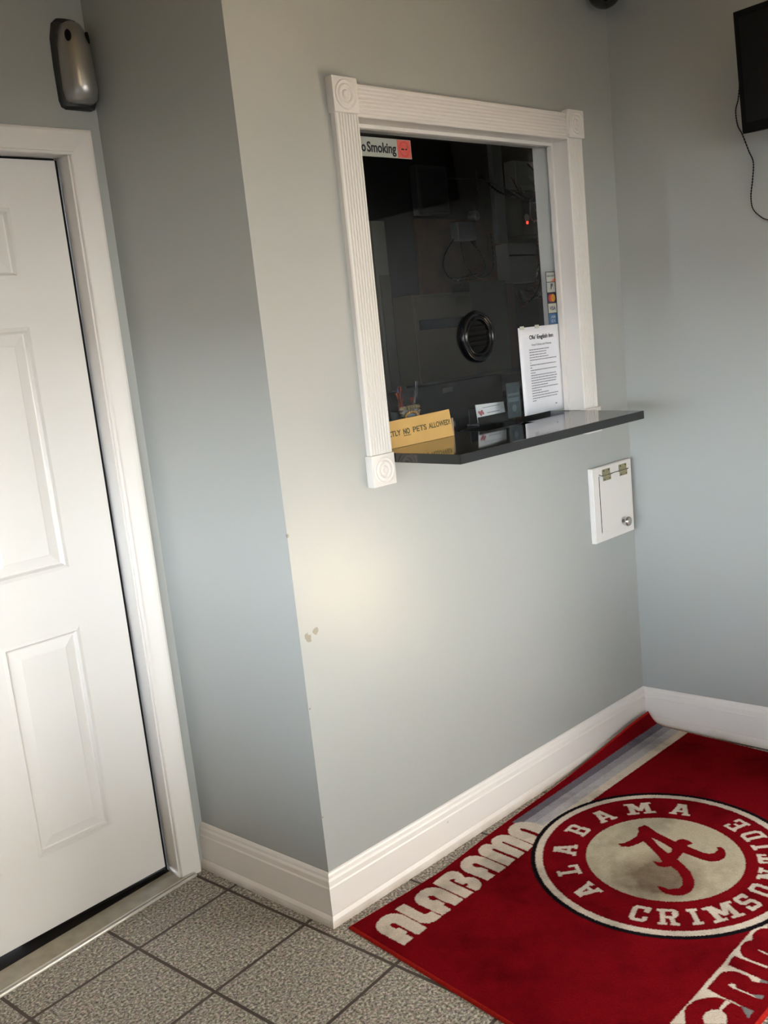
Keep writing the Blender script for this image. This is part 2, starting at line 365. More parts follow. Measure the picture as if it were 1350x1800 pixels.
# ------------------------------------------------------------------ service window: fluted casing, corner blocks, jamb, glass
win = sroot('window_1', ((X0 + X1) / 2, 0, Z0))
RS = .0841; RL, RR, RT, RB = .284, 1.3538, 2.1479, 1.1223
CI0, CI1, CIT = X0, X1, Z1
def flutes(w, n=7, t=.018, d=.0035):
    P = [(0, 0), (0, t - .003), (.003, t)]
    m = .006; fw = (w - 2 * m) / n
    for i in range(n):
        a = m + i * fw
        P += [(a + .0012, t)] + [(a + fw * .5 + (fw * .5 - .0012) * math.sin(k * math.pi / 8), t - d * math.cos(k * math.pi / 8)) for k in (-3, -2, -1, 0, 1, 2, 3)] + [(a + fw - .0012, t)]
    return P + [(w - .003, t), (w, t - .003), (w, 0)]
def casing(name, A, B, u):
    b = MB(); A, B, u = Vector(A), Vector(B), Vector(u); out = Vector((0, -1, 0))
    w = .0795
    pr = flutes(w); b.loft([[p + u * a + out * c for a, c in pr] for p in (A, B)])
    return b.build(name, M['white'], win)
casing('casing', (X0 - .0795, -.0003, RB + RS), (X0 - .0795, -.0003, RT - RS), (1, 0, 0))
casing('casing', (X1, -.0003, RB + RS), (X1, -.0003, RT - RS), (1, 0, 0))
casing('casing', (RL + RS, -.0003, Z1), (RR - RS, -.0003, Z1), (0, 0, 1))
for (x, z) in ((RL, RT - RS), (RL, RB), (RR - RS, RT - RS), (RR - RS, RB)):
    b = MB(); b.box(x, x + RS, -.026, -.0003, z, z + RS, bevel=.003)
    c = (x + RS / 2, -.0255, z + RS / 2)
    b.lathe(c, (0, -1, 0), [(.036, 0), (.0355, .002), (.0335, .0035), (.031, .002), (.029, .0008), (.0265, .0008), (.025, .003), (.022, .0042), (.0185, .003), (.0165, .0008), (.0125, .0008), (.011, .003), (.008, .0045), (.004, .0035), (.0, .003)], seg=40, cap=False)
    b.build('corner_block', M['white'], win, smooth=True, angle=35)
b = MB()
b.box(X0 - jt, X0, -.0005, WT + .002, Z0 + .026, Z1 + jt); b.box(X1, X1 + jt, -.0005, WT + .002, Z0 + .026, Z1 + jt); b.box(X0, X1, -.0005, WT + .002, Z1, Z1 + jt)
b.build('jamb', M['white'], win)
b = MB(); GY = .062; st = .010
b.box(X0, X0 + st, .040, .058, Z0 + .027, Z1, .0015); b.box(X1 - st, X1, .040, .058, Z0 + .027, Z1, .0015); b.box(X0 + st, X1 - st, .040, .058, Z1 - st, Z1, .0015)
b.build('window_stop', M['white'], win)
b = MB(); b.box(X0 + .001, X1 - .001, GY - .0005, GY + .0055, Z0 + .0265, Z1 - .0005); 
g = MB(); g.quad([(X0, GY, Z0 + .026), (X1, GY, Z0 + .026), (X1, GY, Z1), (X0, GY, Z1)]); g.build('glass', M['glass'], win)
b.bm.free()

# ------------------------------------------------------------------ black granite ledge with a deal tray
ledge = empty('service_ledge', (.80, -.13, 1.177), 'black polished granite counter ledge under the service window', 'counter')
LX0, LX1, LY, LZ, LT = .3690, 1.2360, .2595, 1.2026, .0255
TX0, TX1, TY0, TY1 = .775, .985, -.045, .115
b = MB(); zz = LZ
def slab(x0, x1, y0, y1): b.box(x0, x1, y0, y1, LZ - LT, LZ)
b.hexa([(LX0, -LY, LZ - LT), (LX1, -LY, LZ - LT), (LX1 + .034, -.027, LZ - LT), (LX0 - .0, -.027, LZ - LT), (LX0, -LY, LZ), (LX1, -LY, LZ), (LX1 + .034, -.027, LZ), (LX0 - .0, -.027, LZ)], bevel=.003)
for (x0, x1, y0, y1) in ((X0, TX0, -.03, .45), (TX1, X1, -.03, .45), (TX0, TX1, TY1, .45)): b.box(x0, x1, y0, y1, LZ - LT + .0005, LZ - .0002)
b.build('countertop', M['granite'], ledge)
b = MB(); n = 20; rings = []
for sc, z in ((1.0, LZ - .0004), (.965, LZ - .0004), (.95, LZ - .003), (.80, LZ - .017), (.0, LZ - .019)):
    cx, cy, hx, hy = (TX0 + TX1) / 2, (TY1 - .0) / 2, (TX1 - TX0) / 2, TY1 / 2
    rr = []
    for k in range(32):
        a = 2 * math.pi * k / 32; co, si = math.cos(a), math.sin(a); p = 6 if sc > .7 else 2
        f = 1 / (abs(co) ** p + abs(si) ** p) ** (1 / p)
        rr.append((cx + hx * sc * co * f, cy + hy * sc * si * f, z))
    rings.append(rr)
b.loft(rings, cap=False); b.build('deal_tray', M['black'], ledge, smooth=True, angle=40)

# ------------------------------------------------------------------ door
door = sroot('door_1', (-.57, .56, 0))
def door_casing():
    # mitred casing: right leg, head, left leg
    pr = [(0, 0), (0, .006), (.002, .010), (.007, .0115), (.009, .008), (.012, .0085), (.046, .0155), (.056, .0165), (.062, .015), (.0635, .012), (.0635, 0)]
    w0 = [(-.1427, 0.0), ]
    def at(corner, u, t):
        x, z, ux, uz = corner; return (x + ux * u, dy - .0004 - t, z + uz * u)
    R = [(-.1427, 0.0, 1, 0), (-.1427, 2.0475, 1, 1), (-.990, 2.0475, -1, 1), (-.990, 0.0, -1, 0)]
    for i, (p, q) in enumerate(((0, 1), (1, 2), (2, 3))):
        b = MB(); b.loft([[at(R[p], u, t) for u, t in pr], [at(R[q], u, t) for u, t in pr]]); b.build('casing', M['white'], door)
door_casing()
b = MB(); b.box(DX1, DX1 + .012, dy - .0005, dy + .109, 0, DZ + .012); b.box(DX0 - .012, DX0, dy - .0005, dy + .109, 0, DZ + .012); b.box(DX0, DX1, dy - .0005, dy + .109, DZ, DZ + .012)
b.build('jamb', M['white'], door)
b = MB(); b.box(DX1 - .011, DX1 - .0005, dy + .092, dy + .108, .02, DZ); b.box(DX0 + .0005, DX0 + .011, dy + .092, dy + .108, .02, DZ); b.box(DX0, DX1, dy + .092, dy + .108, DZ - .012, DZ - .0005)
b.box(-.1603, -.1528, dy + .0535, dy + .072, .012, 2.0455); b.box(DX0 + .001, -.1603, dy + .0535, dy + .072, 2.0440, 2.0490); b.build('weatherstrip_and_gap_shade', M['matblack'], door)  # black strips beside and above the leaf stand in for the gap's shade
DF = .5815
def door_leaf():
    x1, x0, z0, z1 = -.1605, -.9735, .030, 2.0435
    b = MB(); xs = [x0, x0 + .141, x0 + .359, x1 - .359, x1 - .141, x1]; zs = [z0, .230, .822, .986, 1.628, 1.748, 1.925, z1]
    F = DF; zb = lambda x: .030 - .0265 * (x1 - x)
    for i in range(5):
        for j in range(7):
            a0, a1, c0, c1 = xs[i], xs[i + 1], zs[j], zs[j + 1]
            if i in (1, 3) and j in (1, 3, 5):
                prev = None
                for ins, dep in ((0, 0), (.004, -.0012), (.010, -.0025), (.016, .0065), (.019, .0075), (.044, .0022), (.047, .0012), (.0475, .0010)):
                    ring = [(a0 + ins, F + dep, c0 + ins), (a1 - ins, F + dep, c0 + ins), (a1 - ins, F + dep, c1 - ins), (a0 + ins, F + dep, c1 - ins)]
                    if prev:
                        for k in range(4): b.quad([prev[k], prev[(k + 1) % 4], ring[(k + 1) % 4], ring[k]])
                    prev = ring
                b.quad(prev)
            else: b.quad([(a0, F, zb(a0) if j == 0 else c0), (a1, F, zb(a1) if j == 0 else c0), (a1, F, c1), (a0, F, c1)])
    B = F + .034
    b.quad([(x1, F, z0), (x1, B, z0), (x1, B, z1), (x1, F, z1)]); b.quad([(x0, F, zb(x0)), (x0, B, zb(x0)), (x0, B, z1), (x0, F, z1)])
    b.quad([(x0, F, zb(x0)), (x1, F, z0), (x1, B, z0), (x0, B, zb(x0))]); b.quad([(x0, F, z1), (x1, F, z1), (x1, B, z1), (x0, B, z1)])
    b.quad([(x0, B, zb(x0)), (x1, B, z0), (x1, B, z1), (x0, B, z1)])
    bmesh.ops.remove_doubles(b.bm, verts=b.bm.verts, dist=.0001)
    b.build('door_leaf', M['door'], door)
door_leaf()
b = MB(); b.hexa([(-.984, .5075, .0079), (-.149, .5835, .0079), (-.149, .612, .0079), (-.984, .612, .0079), (-.984, .5085, .0088), (-.149, .5835, .0112), (-.149, .612, .0115), (-.984, .612, .0088)]); b.box(-.60, -.1615, DF + .008, DF + .03, .0112, .019); b.build('door_sweep', mat('dark_rubber_sweep', (.012, .010, .009, 1), rough=.95, spec=.1), door)
sl = (.504 - .439) / (-.106 + .7255)
fy = lambda x: .504 + sl * (x + .106)
b = MB(); xa, xb = -1.01, -.103
b.hexa([(xa, fy(xa) + .012, 0), (-.120, fy(-.120) + .012, 0), (-.120, .5155, 0), (xa, .5155, 0), (xa, fy(xa) + .012, .0078), (-.120, fy(-.120) + .012, .0078), (-.120, .5155, .0080), (xa, .5155, .0080)])
b.box(DX0 + .001, DX1 - .001, .5155, .64, 0, .0080)
b.build('threshold', M['sill'], door)
b = MB()
b.loft([[(x, fy(x) + y, z) for y, z in ((0, 0), (.0, .003), (.002, .0062), (.0052, .0068), (.0056, .0008), (.0092, .0008), (.0096, .0078), (.014, .0086), (.0145, 0))] for x in (xa, xb)])
b.build('threshold_edge', M['alum'], door)

# ------------------------------------------------------------------ rug
RP = {}
RP['A1']=[(0.0346,-0.2285),(0.0702,-0.2261),(0.0699,-0.1986),(0.0796,-0.1952),(0.0783,-0.1657),(0.0706,-0.1635),(0.0685,-0.1506),(0.0718,-0.1384),(0.0796,-0.1368),(0.0866,-0.1461),(0.0854,-0.1586),(0.0865,-0.2042),(0.0848,-0.2203),(0.0905,-0.2269),(0.1225,-0.2252),(0.1243,-0.1526),(0.1236,-0.1331),(0.1185,-0.118),(0.108,-0.1055),(0.0942,-0.0991),(0.0765,-0.0992),(0.0573,-0.1051),(0.0444,-0.1142),(0.0368,-0.1277),(0.0335,-0.1463)]
RP['L']=[(0.1614,-0.1022),(0.128,-0.1008),(0.127,-0.1944),(0.1334,-0.2077),(0.1403,-0.2157),(0.1537,-0.2225),(0.1772,-0.2224),(0.1815,-0.2209),(0.1816,-0.1868),(0.174,-0.1841),(0.1664,-0.1839),(0.1617,-0.1786),(0.1599,-0.1679)]
RP['A2']=[(0.1862,-0.2216),(0.2183,-0.2225),(0.2215,-0.1918),(0.2293,-0.1896),(0.2287,-0.1606),(0.2198,-0.1564),(0.2177,-0.1459),(0.223,-0.1321),(0.2296,-0.1322),(0.2363,-0.1411),(0.2356,-0.1542),(0.2339,-0.1855),(0.2388,-0.2199),(0.2732,-0.2185),(0.2746,-0.1485),(0.2728,-0.13),(0.264,-0.1128),(0.2515,-0.1014),(0.2309,-0.0978),(0.2098,-0.1014),(0.1943,-0.112),(0.1855,-0.126),(0.1832,-0.1408),(0.1841,-0.1846)]
RP['B']=[(0.2784,-0.0994),(0.2799,-0.2187),(0.3142,-0.2192),(0.3146,-0.197),(0.3139,-0.1582),(0.315,-0.1296),(0.3211,-0.1267),(0.3286,-0.1301),(0.3326,-0.1367),(0.3222,-0.1421),(0.3239,-0.1718),(0.3333,-0.1735),(0.3365,-0.1806),(0.3286,-0.1862),(0.3222,-0.1831),(0.323,-0.2189),(0.3334,-0.2222),(0.3477,-0.2173),(0.362,-0.2041),(0.3683,-0.1878),(0.3684,-0.1729),(0.3621,-0.1609),(0.3538,-0.1531),(0.3616,-0.1338),(0.3637,-0.1167),(0.3578,-0.104),(0.3465,-0.0961),(0.3285,-0.0945)]
RP['A3']=[(0.3795,-0.2136),(0.4127,-0.2141),(0.4122,-0.1851),(0.4217,-0.1809),(0.4193,-0.1544),(0.4127,-0.1512),(0.4106,-0.1367),(0.417,-0.1249),(0.423,-0.126),(0.4287,-0.1338),(0.4284,-0.1493),(0.4292,-0.2139),(0.4627,-0.2136),(0.4649,-0.1489),(0.4642,-0.1267),(0.4582,-0.1063),(0.4447,-0.092),(0.4252,-0.0883),(0.4066,-0.0929),(0.3891,-0.1044),(0.3795,-0.1205),(0.3761,-0.1361)]
RP['M']=[(0.4695,-0.2143),(0.5086,-0.2089),(0.5079,-0.1286),(0.5115,-0.121),(0.5182,-0.1227),(0.5193,-0.2115),(0.5532,-0.2097),(0.5566,-0.1297),(0.5569,-0.1205),(0.5642,-0.121),(0.564,-0.2111),(0.5979,-0.2062),(0.6022,-0.1316),(0.6008,-0.1098),(0.5905,-0.0921),(0.5736,-0.0851),(0.5532,-0.0862),(0.5418,-0.093),(0.5325,-0.1058),(0.5249,-0.0889),(0.5095,-0.0835),(0.4881,-0.0886),(0.4747,-0.1013),(0.4688,-0.1178)]
RP['A4']=[(0.6038,-0.2017),(0.6261,-0.191),(0.6432,-0.1856),(0.6459,-0.1762),(0.6461,-0.1433),(0.6434,-0.1327),(0.6468,-0.1172),(0.6532,-0.1174),(0.6594,-0.128),(0.6605,-0.1801),(0.7056,-0.1692),(0.704,-0.1324),(0.6958,-0.1104),(0.6828,-0.0919),(0.6669,-0.0834),(0.6444,-0.0829),(0.6252,-0.0903),(0.6111,-0.1042),(0.6036,-0.1204)]
RP['script']=[(0.7479,-0.3967),(0.7592,-0.4081),(0.7828,-0.4149),(0.8132,-0.4178),(0.836,-0.4095),(0.8582,-0.3952),(0.8805,-0.4035),(0.8805,-0.4174),(0.8646,-0.4542),(0.8502,-0.5218),(0.8628,-0.5221),(0.8768,-0.5304),(0.8777,-0.5472),(0.87,-0.5663),(0.8505,-0.5563),(0.8463,-0.5756),(0.8438,-0.6051),(0.8469,-0.6256),(0.8599,-0.6354),(0.8779,-0.6359),(0.8918,-0.6261),(0.8975,-0.6356),(0.891,-0.6498),(0.8763,-0.6621),(0.8523,-0.6692),(0.8302,-0.6641),(0.8147,-0.6477),(0.8093,-0.626),(0.8112,-0.5805),(0.8102,-0.5669),(0.7721,-0.571),(0.7603,-0.5942),(0.7396,-0.6275),(0.7087,-0.6562),(0.6819,-0.6705),(0.6532,-0.6741),(0.6291,-0.6662),(0.6152,-0.6475),(0.6102,-0.6235),(0.6172,-0.6047),(0.6296,-0.5893),(0.6318,-0.603),(0.6338,-0.6236),(0.6517,-0.6405),(0.6712,-0.6418),(0.6973,-0.6261),(0.7215,-0.599),(0.7305,-0.5745),(0.7164,-0.5629),(0.713,-0.5451),(0.7192,-0.5301),(0.7263,-0.5201),(0.7291,-0.5358),(0.7377,-0.5436),(0.7551,-0.5236),(0.7844,-0.4772),(0.8005,-0.4483),(0.774,-0.4416),(0.7513,-0.4313),(0.74,-0.414)]
RP['scripthole']=[(0.8294,-0.4582),(0.829,-0.4749),(0.8138,-0.5305),(0.7981,-0.5379),(0.7845,-0.5355),(0.8037,-0.4955)]
RP['crim']=[(0.1956,-0.8723),(0.2546,-0.8719),(0.2881,-0.8718),(0.3256,-0.8718),(0.3597,-0.8703),(0.415,-0.8695),(0.4427,-0.8704),(0.488,-0.8665),(0.5169,-0.8674),(0.5453,-0.8669),(0.5742,-0.8664),(0.6035,-0.8658),(0.6243,-0.8733),(0.6473,-0.8837),(0.629,-0.8919),(0.617,-0.8786),(0.5984,-0.8739),(0.5805,-0.8747),(0.5649,-0.883),(0.5561,-0.8786),(0.5458,-0.8723),(0.5274,-0.8717),(0.5082,-0.8791),(0.4961,-0.8905),(0.4928,-0.9085),(0.496,-0.952),(0.4885,-0.9554),(0.4861,-0.9044),(0.4846,-0.8756),(0.4679,-0.8764),(0.4464,-0.8796),(0.4462,-0.9053),(0.446,-0.9306),(0.4462,-0.9518),(0.4455,-0.9592),(0.434,-0.961),(0.4273,-0.9483),(0.4378,-0.9327),(0.4378,-0.9094),(0.4301,-0.8932),(0.4184,-0.8825),(0.4027,-0.8794),(0.3802,-0.8799),(0.3448,-0.8799),(0.3407,-0.9108),(0.3401,-0.9375),(0.3396,-0.9638),(0.3354,-0.9624),(0.3374,-0.9302),(0.334,-0.9142),(0.3231,-0.8984),(0.3055,-0.886),(0.29,-0.878),(0.2681,-0.8736),(0.2498,-0.8772),(0.2296,-0.8892),(0.2168,-0.8988)]
RP['cr_dot']=[(0.3846,-0.9103),(0.3931,-0.915),(0.3947,-0.9232),(0.3859,-0.9283),(0.3859,-0.9642),(0.3993,-0.9872),(0.3872,-0.9893),(0.3815,-0.9783),(0.3821,-0.9625),(0.3814,-0.9314),(0.3797,-0.9252)]
RP['cr_line']=[(0.5398,-0.9086),(0.539,-0.9326),(0.5339,-0.9349),(0.5356,-0.9123)]
RP['cr_c']=[(0.3342,-0.93),(0.3367,-0.941),(0.301,-0.9379),(0.2952,-0.9494),(0.2845,-0.9581),(0.269,-0.9642),(0.2417,-0.93),(0.2573,-0.9166),(0.2739,-0.915),(0.2893,-0.9194),(0.2992,-0.9318)]
RP['g1']=[(0.4455,-0.9592),(0.4474,-0.974),(0.4403,-0.9772),(0.434,-0.961)]
RP['g2']=[(0.3859,-0.9642),(0.3993,-0.9872),(0.3872,-0.9893),(0.3815,-0.9783)]
RP['g3']=[(0.3386,-0.9626),(0.3411,-0.9903),(0.3113,-0.9917),(0.3273,-0.9748)]

def slab_letters():
    G = {}
    R = lambda x0, y0, x1, y1: [(x0, y0), (x1, y0), (x1, y1), (x0, y1)]
    s = .2
    G['A'] = ([[(.02, 0), (.24, 0), (.62, 1), (.30, 1)], [(.76, 0), (.98, 0), (.70, 1), (.40, 1)], R(.28, .26, .72, .42), R(-.04, 0, .36, .14), R(.62, 0, 1.04, .14), R(.22, .88, .70, 1)], [])
    G['L'] = ([R(.16, 0, .42, 1), R(.02, .86, .56, 1), R(.02, 0, .96, .17), R(.76, 0, .96, .42)], [])
    G['B'] = ([R(.0, .0, .8, .15), R(0, .85, .8, 1), R(.14, 0, .4, 1), R(.3, .43, .8, .57), [(.7, 0), (.86, 0), (1, .12), (1, .40), (.9, .5), (.7, .5)], [(.7, .5), (.9, .5), (.96, .6), (.96, .88), (.84, 1), (.7, 1)]], [R(.42, .16, .70, .42), R(.42, .58, .68, .84)])
    G['M'] = ([R(.10, 0, .30, 1), R(.70, 0, .90, 1), [(.08, 1), (.34, 1), (.60, .28), (.42, .28)], [(.66, 1), (.92, 1), (.58, .28), (.40, .28)], R(-.04, 0, .42, .15), R(.58, 0, 1.04, .15), R(-.02, .86, .3, 1), R(.7, .86, 1.02, 1)], [])
    G['C'] = ([[(.2, 0), (.8, 0), (.96, .14), (.96, .36), (.70, .36), (.70, .18), (.30, .18), (.30, .82), (.66, .82), (.66, .64), (.96, .64), (.96, 1), (.2, 1), (.03, .84), (.03, .16)]], [])
    G['R'] = ([R(0, 0, .44, .15), R(.60, 0, 1.02, .15), R(0, .85, .8, 1), R(.12, 0, .36, 1), [(.7, .46), (.84, .46), (.98, .60), (.98, .88), (.84, 1), (.7, 1)], R(.3, .42, .8, .56), [(.52, .46), (.74, .46), (.94, 0), (.68, 0)]], [])
    G['I'] = ([R(.32, 0, .68, 1), R(.12, 0, .88, .16), R(.12, .84, .88, 1)], [])
    G['S'] = ([[(.03, 0), (.8, 0), (.97, .14), (.97, .46), (.84, .58), (.30, .60), (.30, .82), (.68, .82), (.68, .68), (.95, .68), (.95, 1), (.2, 1), (.04, .86), (.04, .54), (.18, .42), (.70, .40), (.70, .18), (.32, .18), (.32, .32), (.03, .32)]], [])
    G['O'] = ([[(.2, 0), (.8, 0), (.97, .16), (.97, .84), (.8, 1), (.2, 1), (.03, .84), (.03, .16)]], [[(.38, .18), (.62, .18), (.70, .26), (.70, .74), (.62, .82), (.38, .82), (.30, .74), (.30, .26)]])
    G['N'] = ([R(.12, 0, .32, 1), R(.70, 0, .90, 1), [(.08, 1), (.36, 1), (.92, 0), (.66, 0)], R(-.02, 0, .46, .15), R(.54, .85, 1.04, 1), R(-.02, .86, .3, 1)], [])
    G['T'] = ([R(.36, 0, .64, 1), R(.2, 0, .8, .15), R(.0, .82, 1, 1), R(0, .62, .18, 1), R(.82, .62, 1, 1)], [])
    G['D'] = ([[(0, 0), (.76, 0), (.98, .18), (.98, .82), (.76, 1), (0, 1), (0, .86), (.12, .86), (.12, .14), (0, .14)]], [[(.38, .17), (.62, .17), (.72, .28), (.72, .72), (.62, .83), (.38, .83)]])
    G['E'] = ([R(.12, 0, .38, 1), R(0, 0, .96, .16), R(0, .84, .94, 1), R(.3, .43, .66, .57), R(.76, 0, .96, .34), R(.74, .66, .94, 1)], [])
    return G
def inpoly(X, Y, P):
    ins = np.zeros(X.shape, bool); n = len(P)
    for i in range(n):
        x1, y1 = P[i]; x2, y2 = P[(i + 1) % n]
        if y1 == y2: continue
        ins ^= ((y1 > Y) != (y2 > Y)) & (X < (x2 - x1) * (Y - y1) / (y2 - y1) + x1)
    return ins
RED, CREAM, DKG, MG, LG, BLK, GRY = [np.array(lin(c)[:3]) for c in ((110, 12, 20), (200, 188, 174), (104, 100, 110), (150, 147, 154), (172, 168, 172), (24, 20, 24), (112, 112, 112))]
def rug():
    step = .002; x_len, y_len = 1.530, .965
    nx, ny = int(x_len / step) + 1, int(y_len / step) + 1
    ox, oy = .0015, -.0510                                # corner by the projecting wall corner; y runs towards the room
    gx, gy = np.meshgrid(np.linspace(0, x_len, nx), np.linspace(0, y_len, ny))
    wx = ox + gx - .034 * gy * np.clip(1 - gx / .6, 0, 1) + .0; wy = oy - gy
    # the long side sags away from the baseboard near its left third
    wy = wy - np.interp(gx, [0, .2, .34, .55, .8, 1.0, 1.53], [0.002, .016, .022, .006, -.006, -.012, -.019]) * np.clip(1 - gy / .12, 0, 1)
    rng = np.random.RandomState(3)
    jit = rng.normal(0, .0007, wx.shape), rng.normal(0, .0007, wx.shape)
    cols = np.zeros(wx.shape + (3,)); G = slab_letters(); cx, cy = .764, -.5345
    SS = [(-.25, -.25), (.25, -.25), (-.25, .25), (.25, .25)]
    seq = [(163.1, 'A'), (140.9, 'L'), (118.2, 'A'), (94.2, 'B'), (70.3, 'A'), (45.2, 'M'), (19.2, 'A')]
    seq2 = [(-162.4, 'C'), (-148.2, 'R'), (-134.8, 'I'), (-119.6, 'M'), (-103.4, 'S'), (-88.9, 'O'), (-73.2, 'N'), (-56.5, 'T'), (-43.6, 'I'), (-31.2, 'D'), (-17.0, 'E')]
    for sx_, sy_ in SS:
        X = wx + sx_ * step + jit[0]; Y = wy + sy_ * step + jit[1]
        c = np.empty(X.shape + (3,)); c[:] = RED
        st = X > .668
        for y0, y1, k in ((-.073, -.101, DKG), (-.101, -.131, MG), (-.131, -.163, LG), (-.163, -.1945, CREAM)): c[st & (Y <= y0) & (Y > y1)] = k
        for k in ('A1', 'L', 'A2', 'B', 'A3', 'M', 'A4'): c[inpoly(X, Y, RP[k])] = CREAM
        for k in ('crim', 'cr_dot', 'cr_line', 'cr_c'): c[inpoly(X, Y, RP[k])] = CREAM
        for k in ('g1', 'g2', 'g3'): c[inpoly(X, Y, RP[k])] = GRY
        r = np.hypot(X - cx, Y - cy); th = np.degrees(np.arctan2(Y - cy, X - cx))
        c[r < .3695] = BLK; c[r < .3560] = CREAM; c[r < .3360] = RED
        # ring lettering: unrolled so every letter stands on its own spot of the ring
        for seqs, up in ((seq, 1), (seq2, -1)):
            for a, ch in seqs:
                wd = {'M': .080, 'A': .056, 'I': .036, 'T': .046, 'N': .054, 'O': .046, 'S': .046, 'C': .048, 'D': .046, 'E': .046, 'L': .050, 'R': .052}.get(ch, .050)
                lh = .066; A = math.radians(a); er = (math.cos(A), math.sin(A)); et = (-er[1], er[0])
                dx, dy2 = X - cx, Y - cy
                rad = dx * er[0] + dy2 * er[1]; tan = dx * et[0] + dy2 * et[1]
                if up == 1: u = -tan / wd + .5; v = (rad - .274) / lh + .5
                else: u = tan / wd + .5; v = -(rad - .280) / lh + .5
                near = (abs(u - .5) < .7) & (abs(v - .5) < .7)
                uu, vv = u[near], v[near]; m1 = np.zeros(uu.shape, bool)
                for P in G[ch][0]: m1 |= inpoly(uu, vv, P)
                for P in G[ch][1]: m1 &= ~inpoly(uu, vv, P)
                sub = c[near]; sub[m1] = CREAM; c[near] = sub
        c[r < .2135] = np.array(lin((172, 162, 142))[:3])
        s_ = inpoly(X, Y, RP['script']) & ~inpoly(X, Y, RP['scripthole']); c[s_] = RED * .95
        cols += c / 4
    # ground-in dirt on the cream disc and traffic wear
    def vn(sc, seed):
        rr = np.random.RandomState(seed); g = rr.rand(int(1 / sc * 2.2) + 3, int(1 / sc * 2.2) + 3)
        a, b2 = (wx + .2) / sc, (-wy + .1) / sc; i, j = a.astype(int), b2.astype(int); fx, fy_ = a - i, b2 - j
        fx = fx * fx * (3 - 2 * fx); fy_ = fy_ * fy_ * (3 - 2 * fy_)
        return (g[i, j] * (1 - fx) + g[i + 1, j] * fx) * (1 - fy_) + (g[i, j + 1] * (1 - fx) + g[i + 1, j + 1] * fx) * fy_
    n1 = .55 * vn(.07, 1) + .3 * vn(.03, 2) + .15 * vn(.012, 5)
    r = np.hypot(wx - cx, wy - cy)
    stain = np.clip(1 - np.hypot((wx - .66) / .16, (wy + .57) / .13), 0, 1) * (r < .2135)
    stain = np.clip(stain * 2.6 * (n1 + .15), 0, 1)[..., None]
    dirt = np.array(lin((104, 88, 72))[:3])
    cols = cols * (1 - stain * .85) + dirt * stain * .85 * (cols.mean(-1, keepdims=True) > .15) + cols * stain * .85 * (cols.mean(-1, keepdims=True) <= .15)
    n2 = np.clip((.5 * vn(.16, 7) + .3 * vn(.05, 8) + .2 * vn(.02, 9) - .42) * 2.4, 0, 1)[..., None]
    cols = cols * (1 - .42 * n2)
    cols *= (1 + rng.normal(0, .07, wx.shape))[..., None]
    # heights: pile, and the corner pushed up against the baseboards
    far = np.interp(gx, [.85, 1.0, 1.15, 1.29, 1.4, 1.53], [0, .004, .018, .034, .045, .050])
    lift = far * np.exp(-(gy / .020) ** 1.3)
    edge = np.minimum(np.minimum(gx, x_len - gx), np.minimum(gy, y_len - gy))
    z = .0075 * np.clip(edge / .006, 0, 1) ** .5 + .0005 + lift + rng.normal(0, .00035, wx.shape)
    rim = edge < .0062
    cols[rim] = np.array(lin((158, 36, 30))[:3]) * (1 + rng.normal(0, .08, rim.sum()))[:, None]
    # keep clear of the baseboards
    wx = np.minimum(wx, WX - BE * wy - .0255); co = np.stack([wx, wy, z], -1).reshape(-1, 3)
    idx = np.arange(nx * ny).reshape(ny, nx)
    q = np.stack([idx[:-1, :-1], idx[1:, :-1], idx[1:, 1:], idx[:-1, 1:]], -1).reshape(-1, 4)
    me = bpy.data.meshes.new('rug'); me.vertices.add(len(co)); me.vertices.foreach_set('co', co.astype(np.float32).ravel())
    me.loops.add(q.size); me.loops.foreach_set('vertex_index', q.astype(np.int32).ravel())
    me.polygons.add(len(q)); me.polygons.foreach_set('loop_start', np.arange(0, q.size, 4, dtype=np.int32)); me.polygons.foreach_set('loop_total', np.full(len(q), 4, np.int32))
    me.update(calc_edges=True); me.validate()
    ca = me.color_attributes.new('pile', 'FLOAT_COLOR', 'POINT')
    ca.data.foreach_set('color', np.concatenate([np.clip(cols, 0, 1), np.ones(cols.shape[:2] + (1,))], -1).astype(np.float32).ravel())
    m = bpy.data.materials.new('crimson_carpet_pile'); m.use_nodes = True; n = m.node_tree.nodes; l = m.node_tree.links
    at = n.new('ShaderNodeVertexColor'); at.layer_name = 'pile'; bs = n['Principled BSDF']; l.new(at.outputs['Color'], bs.inputs['Base Color'])
    bs.inputs['Roughness'].default_value = .95; bs.inputs['Specular IOR Level'].default_value = .0; bs.inputs['Sheen Weight'].default_value = 0
    o = link('rug', me, m); o['label'] = 'crimson rug with round emblem and ALABAMA lettering, far corner curled against the baseboards'; o['category'] = 'rug'
rug()

# ------------------------------------------------------------------ pass-through hatch low on the wall
h = empty('wall_hatch', (1.4105, -.001, .74), 'small white wall hatch with brass hinges and round knob, below the ledge', 'hatch')
HX0, HX1, HZ0, HZ1 = 1.2885, 1.5290, .740, 1.000
b = MB(); fx0, fx1, fz0, fz1 = 1.3265, 1.516, .770, .968
b.box(HX0, HX1, -.016, -.0005, HZ0, HZ1, .002)
b.box(HX0 + .002, fx0 - .0016, -.0195, -.0155, HZ0 + .002, HZ1 - .002, .001); b.box(fx1 + .0016, HX1 - .002, -.0195, -.0155, HZ0 + .002, HZ1 - .002, .001)
b.box(fx0 - .0016, fx1 + .0016, -.0195, -.0155, HZ0 + .002, fz0 - .0002, .001); b.box(fx0 - .0016, fx1 + .0016, -.0195, -.0155, fz1 + .0016, HZ1 - .002, .001)
b.build('hatch_frame', M['white'], h)
b = MB(); b.box(fx0 + .001, fx1, -.0205, -.0165, fz0, fz1, .001); b.build('hatch_flap', M['white'], h)
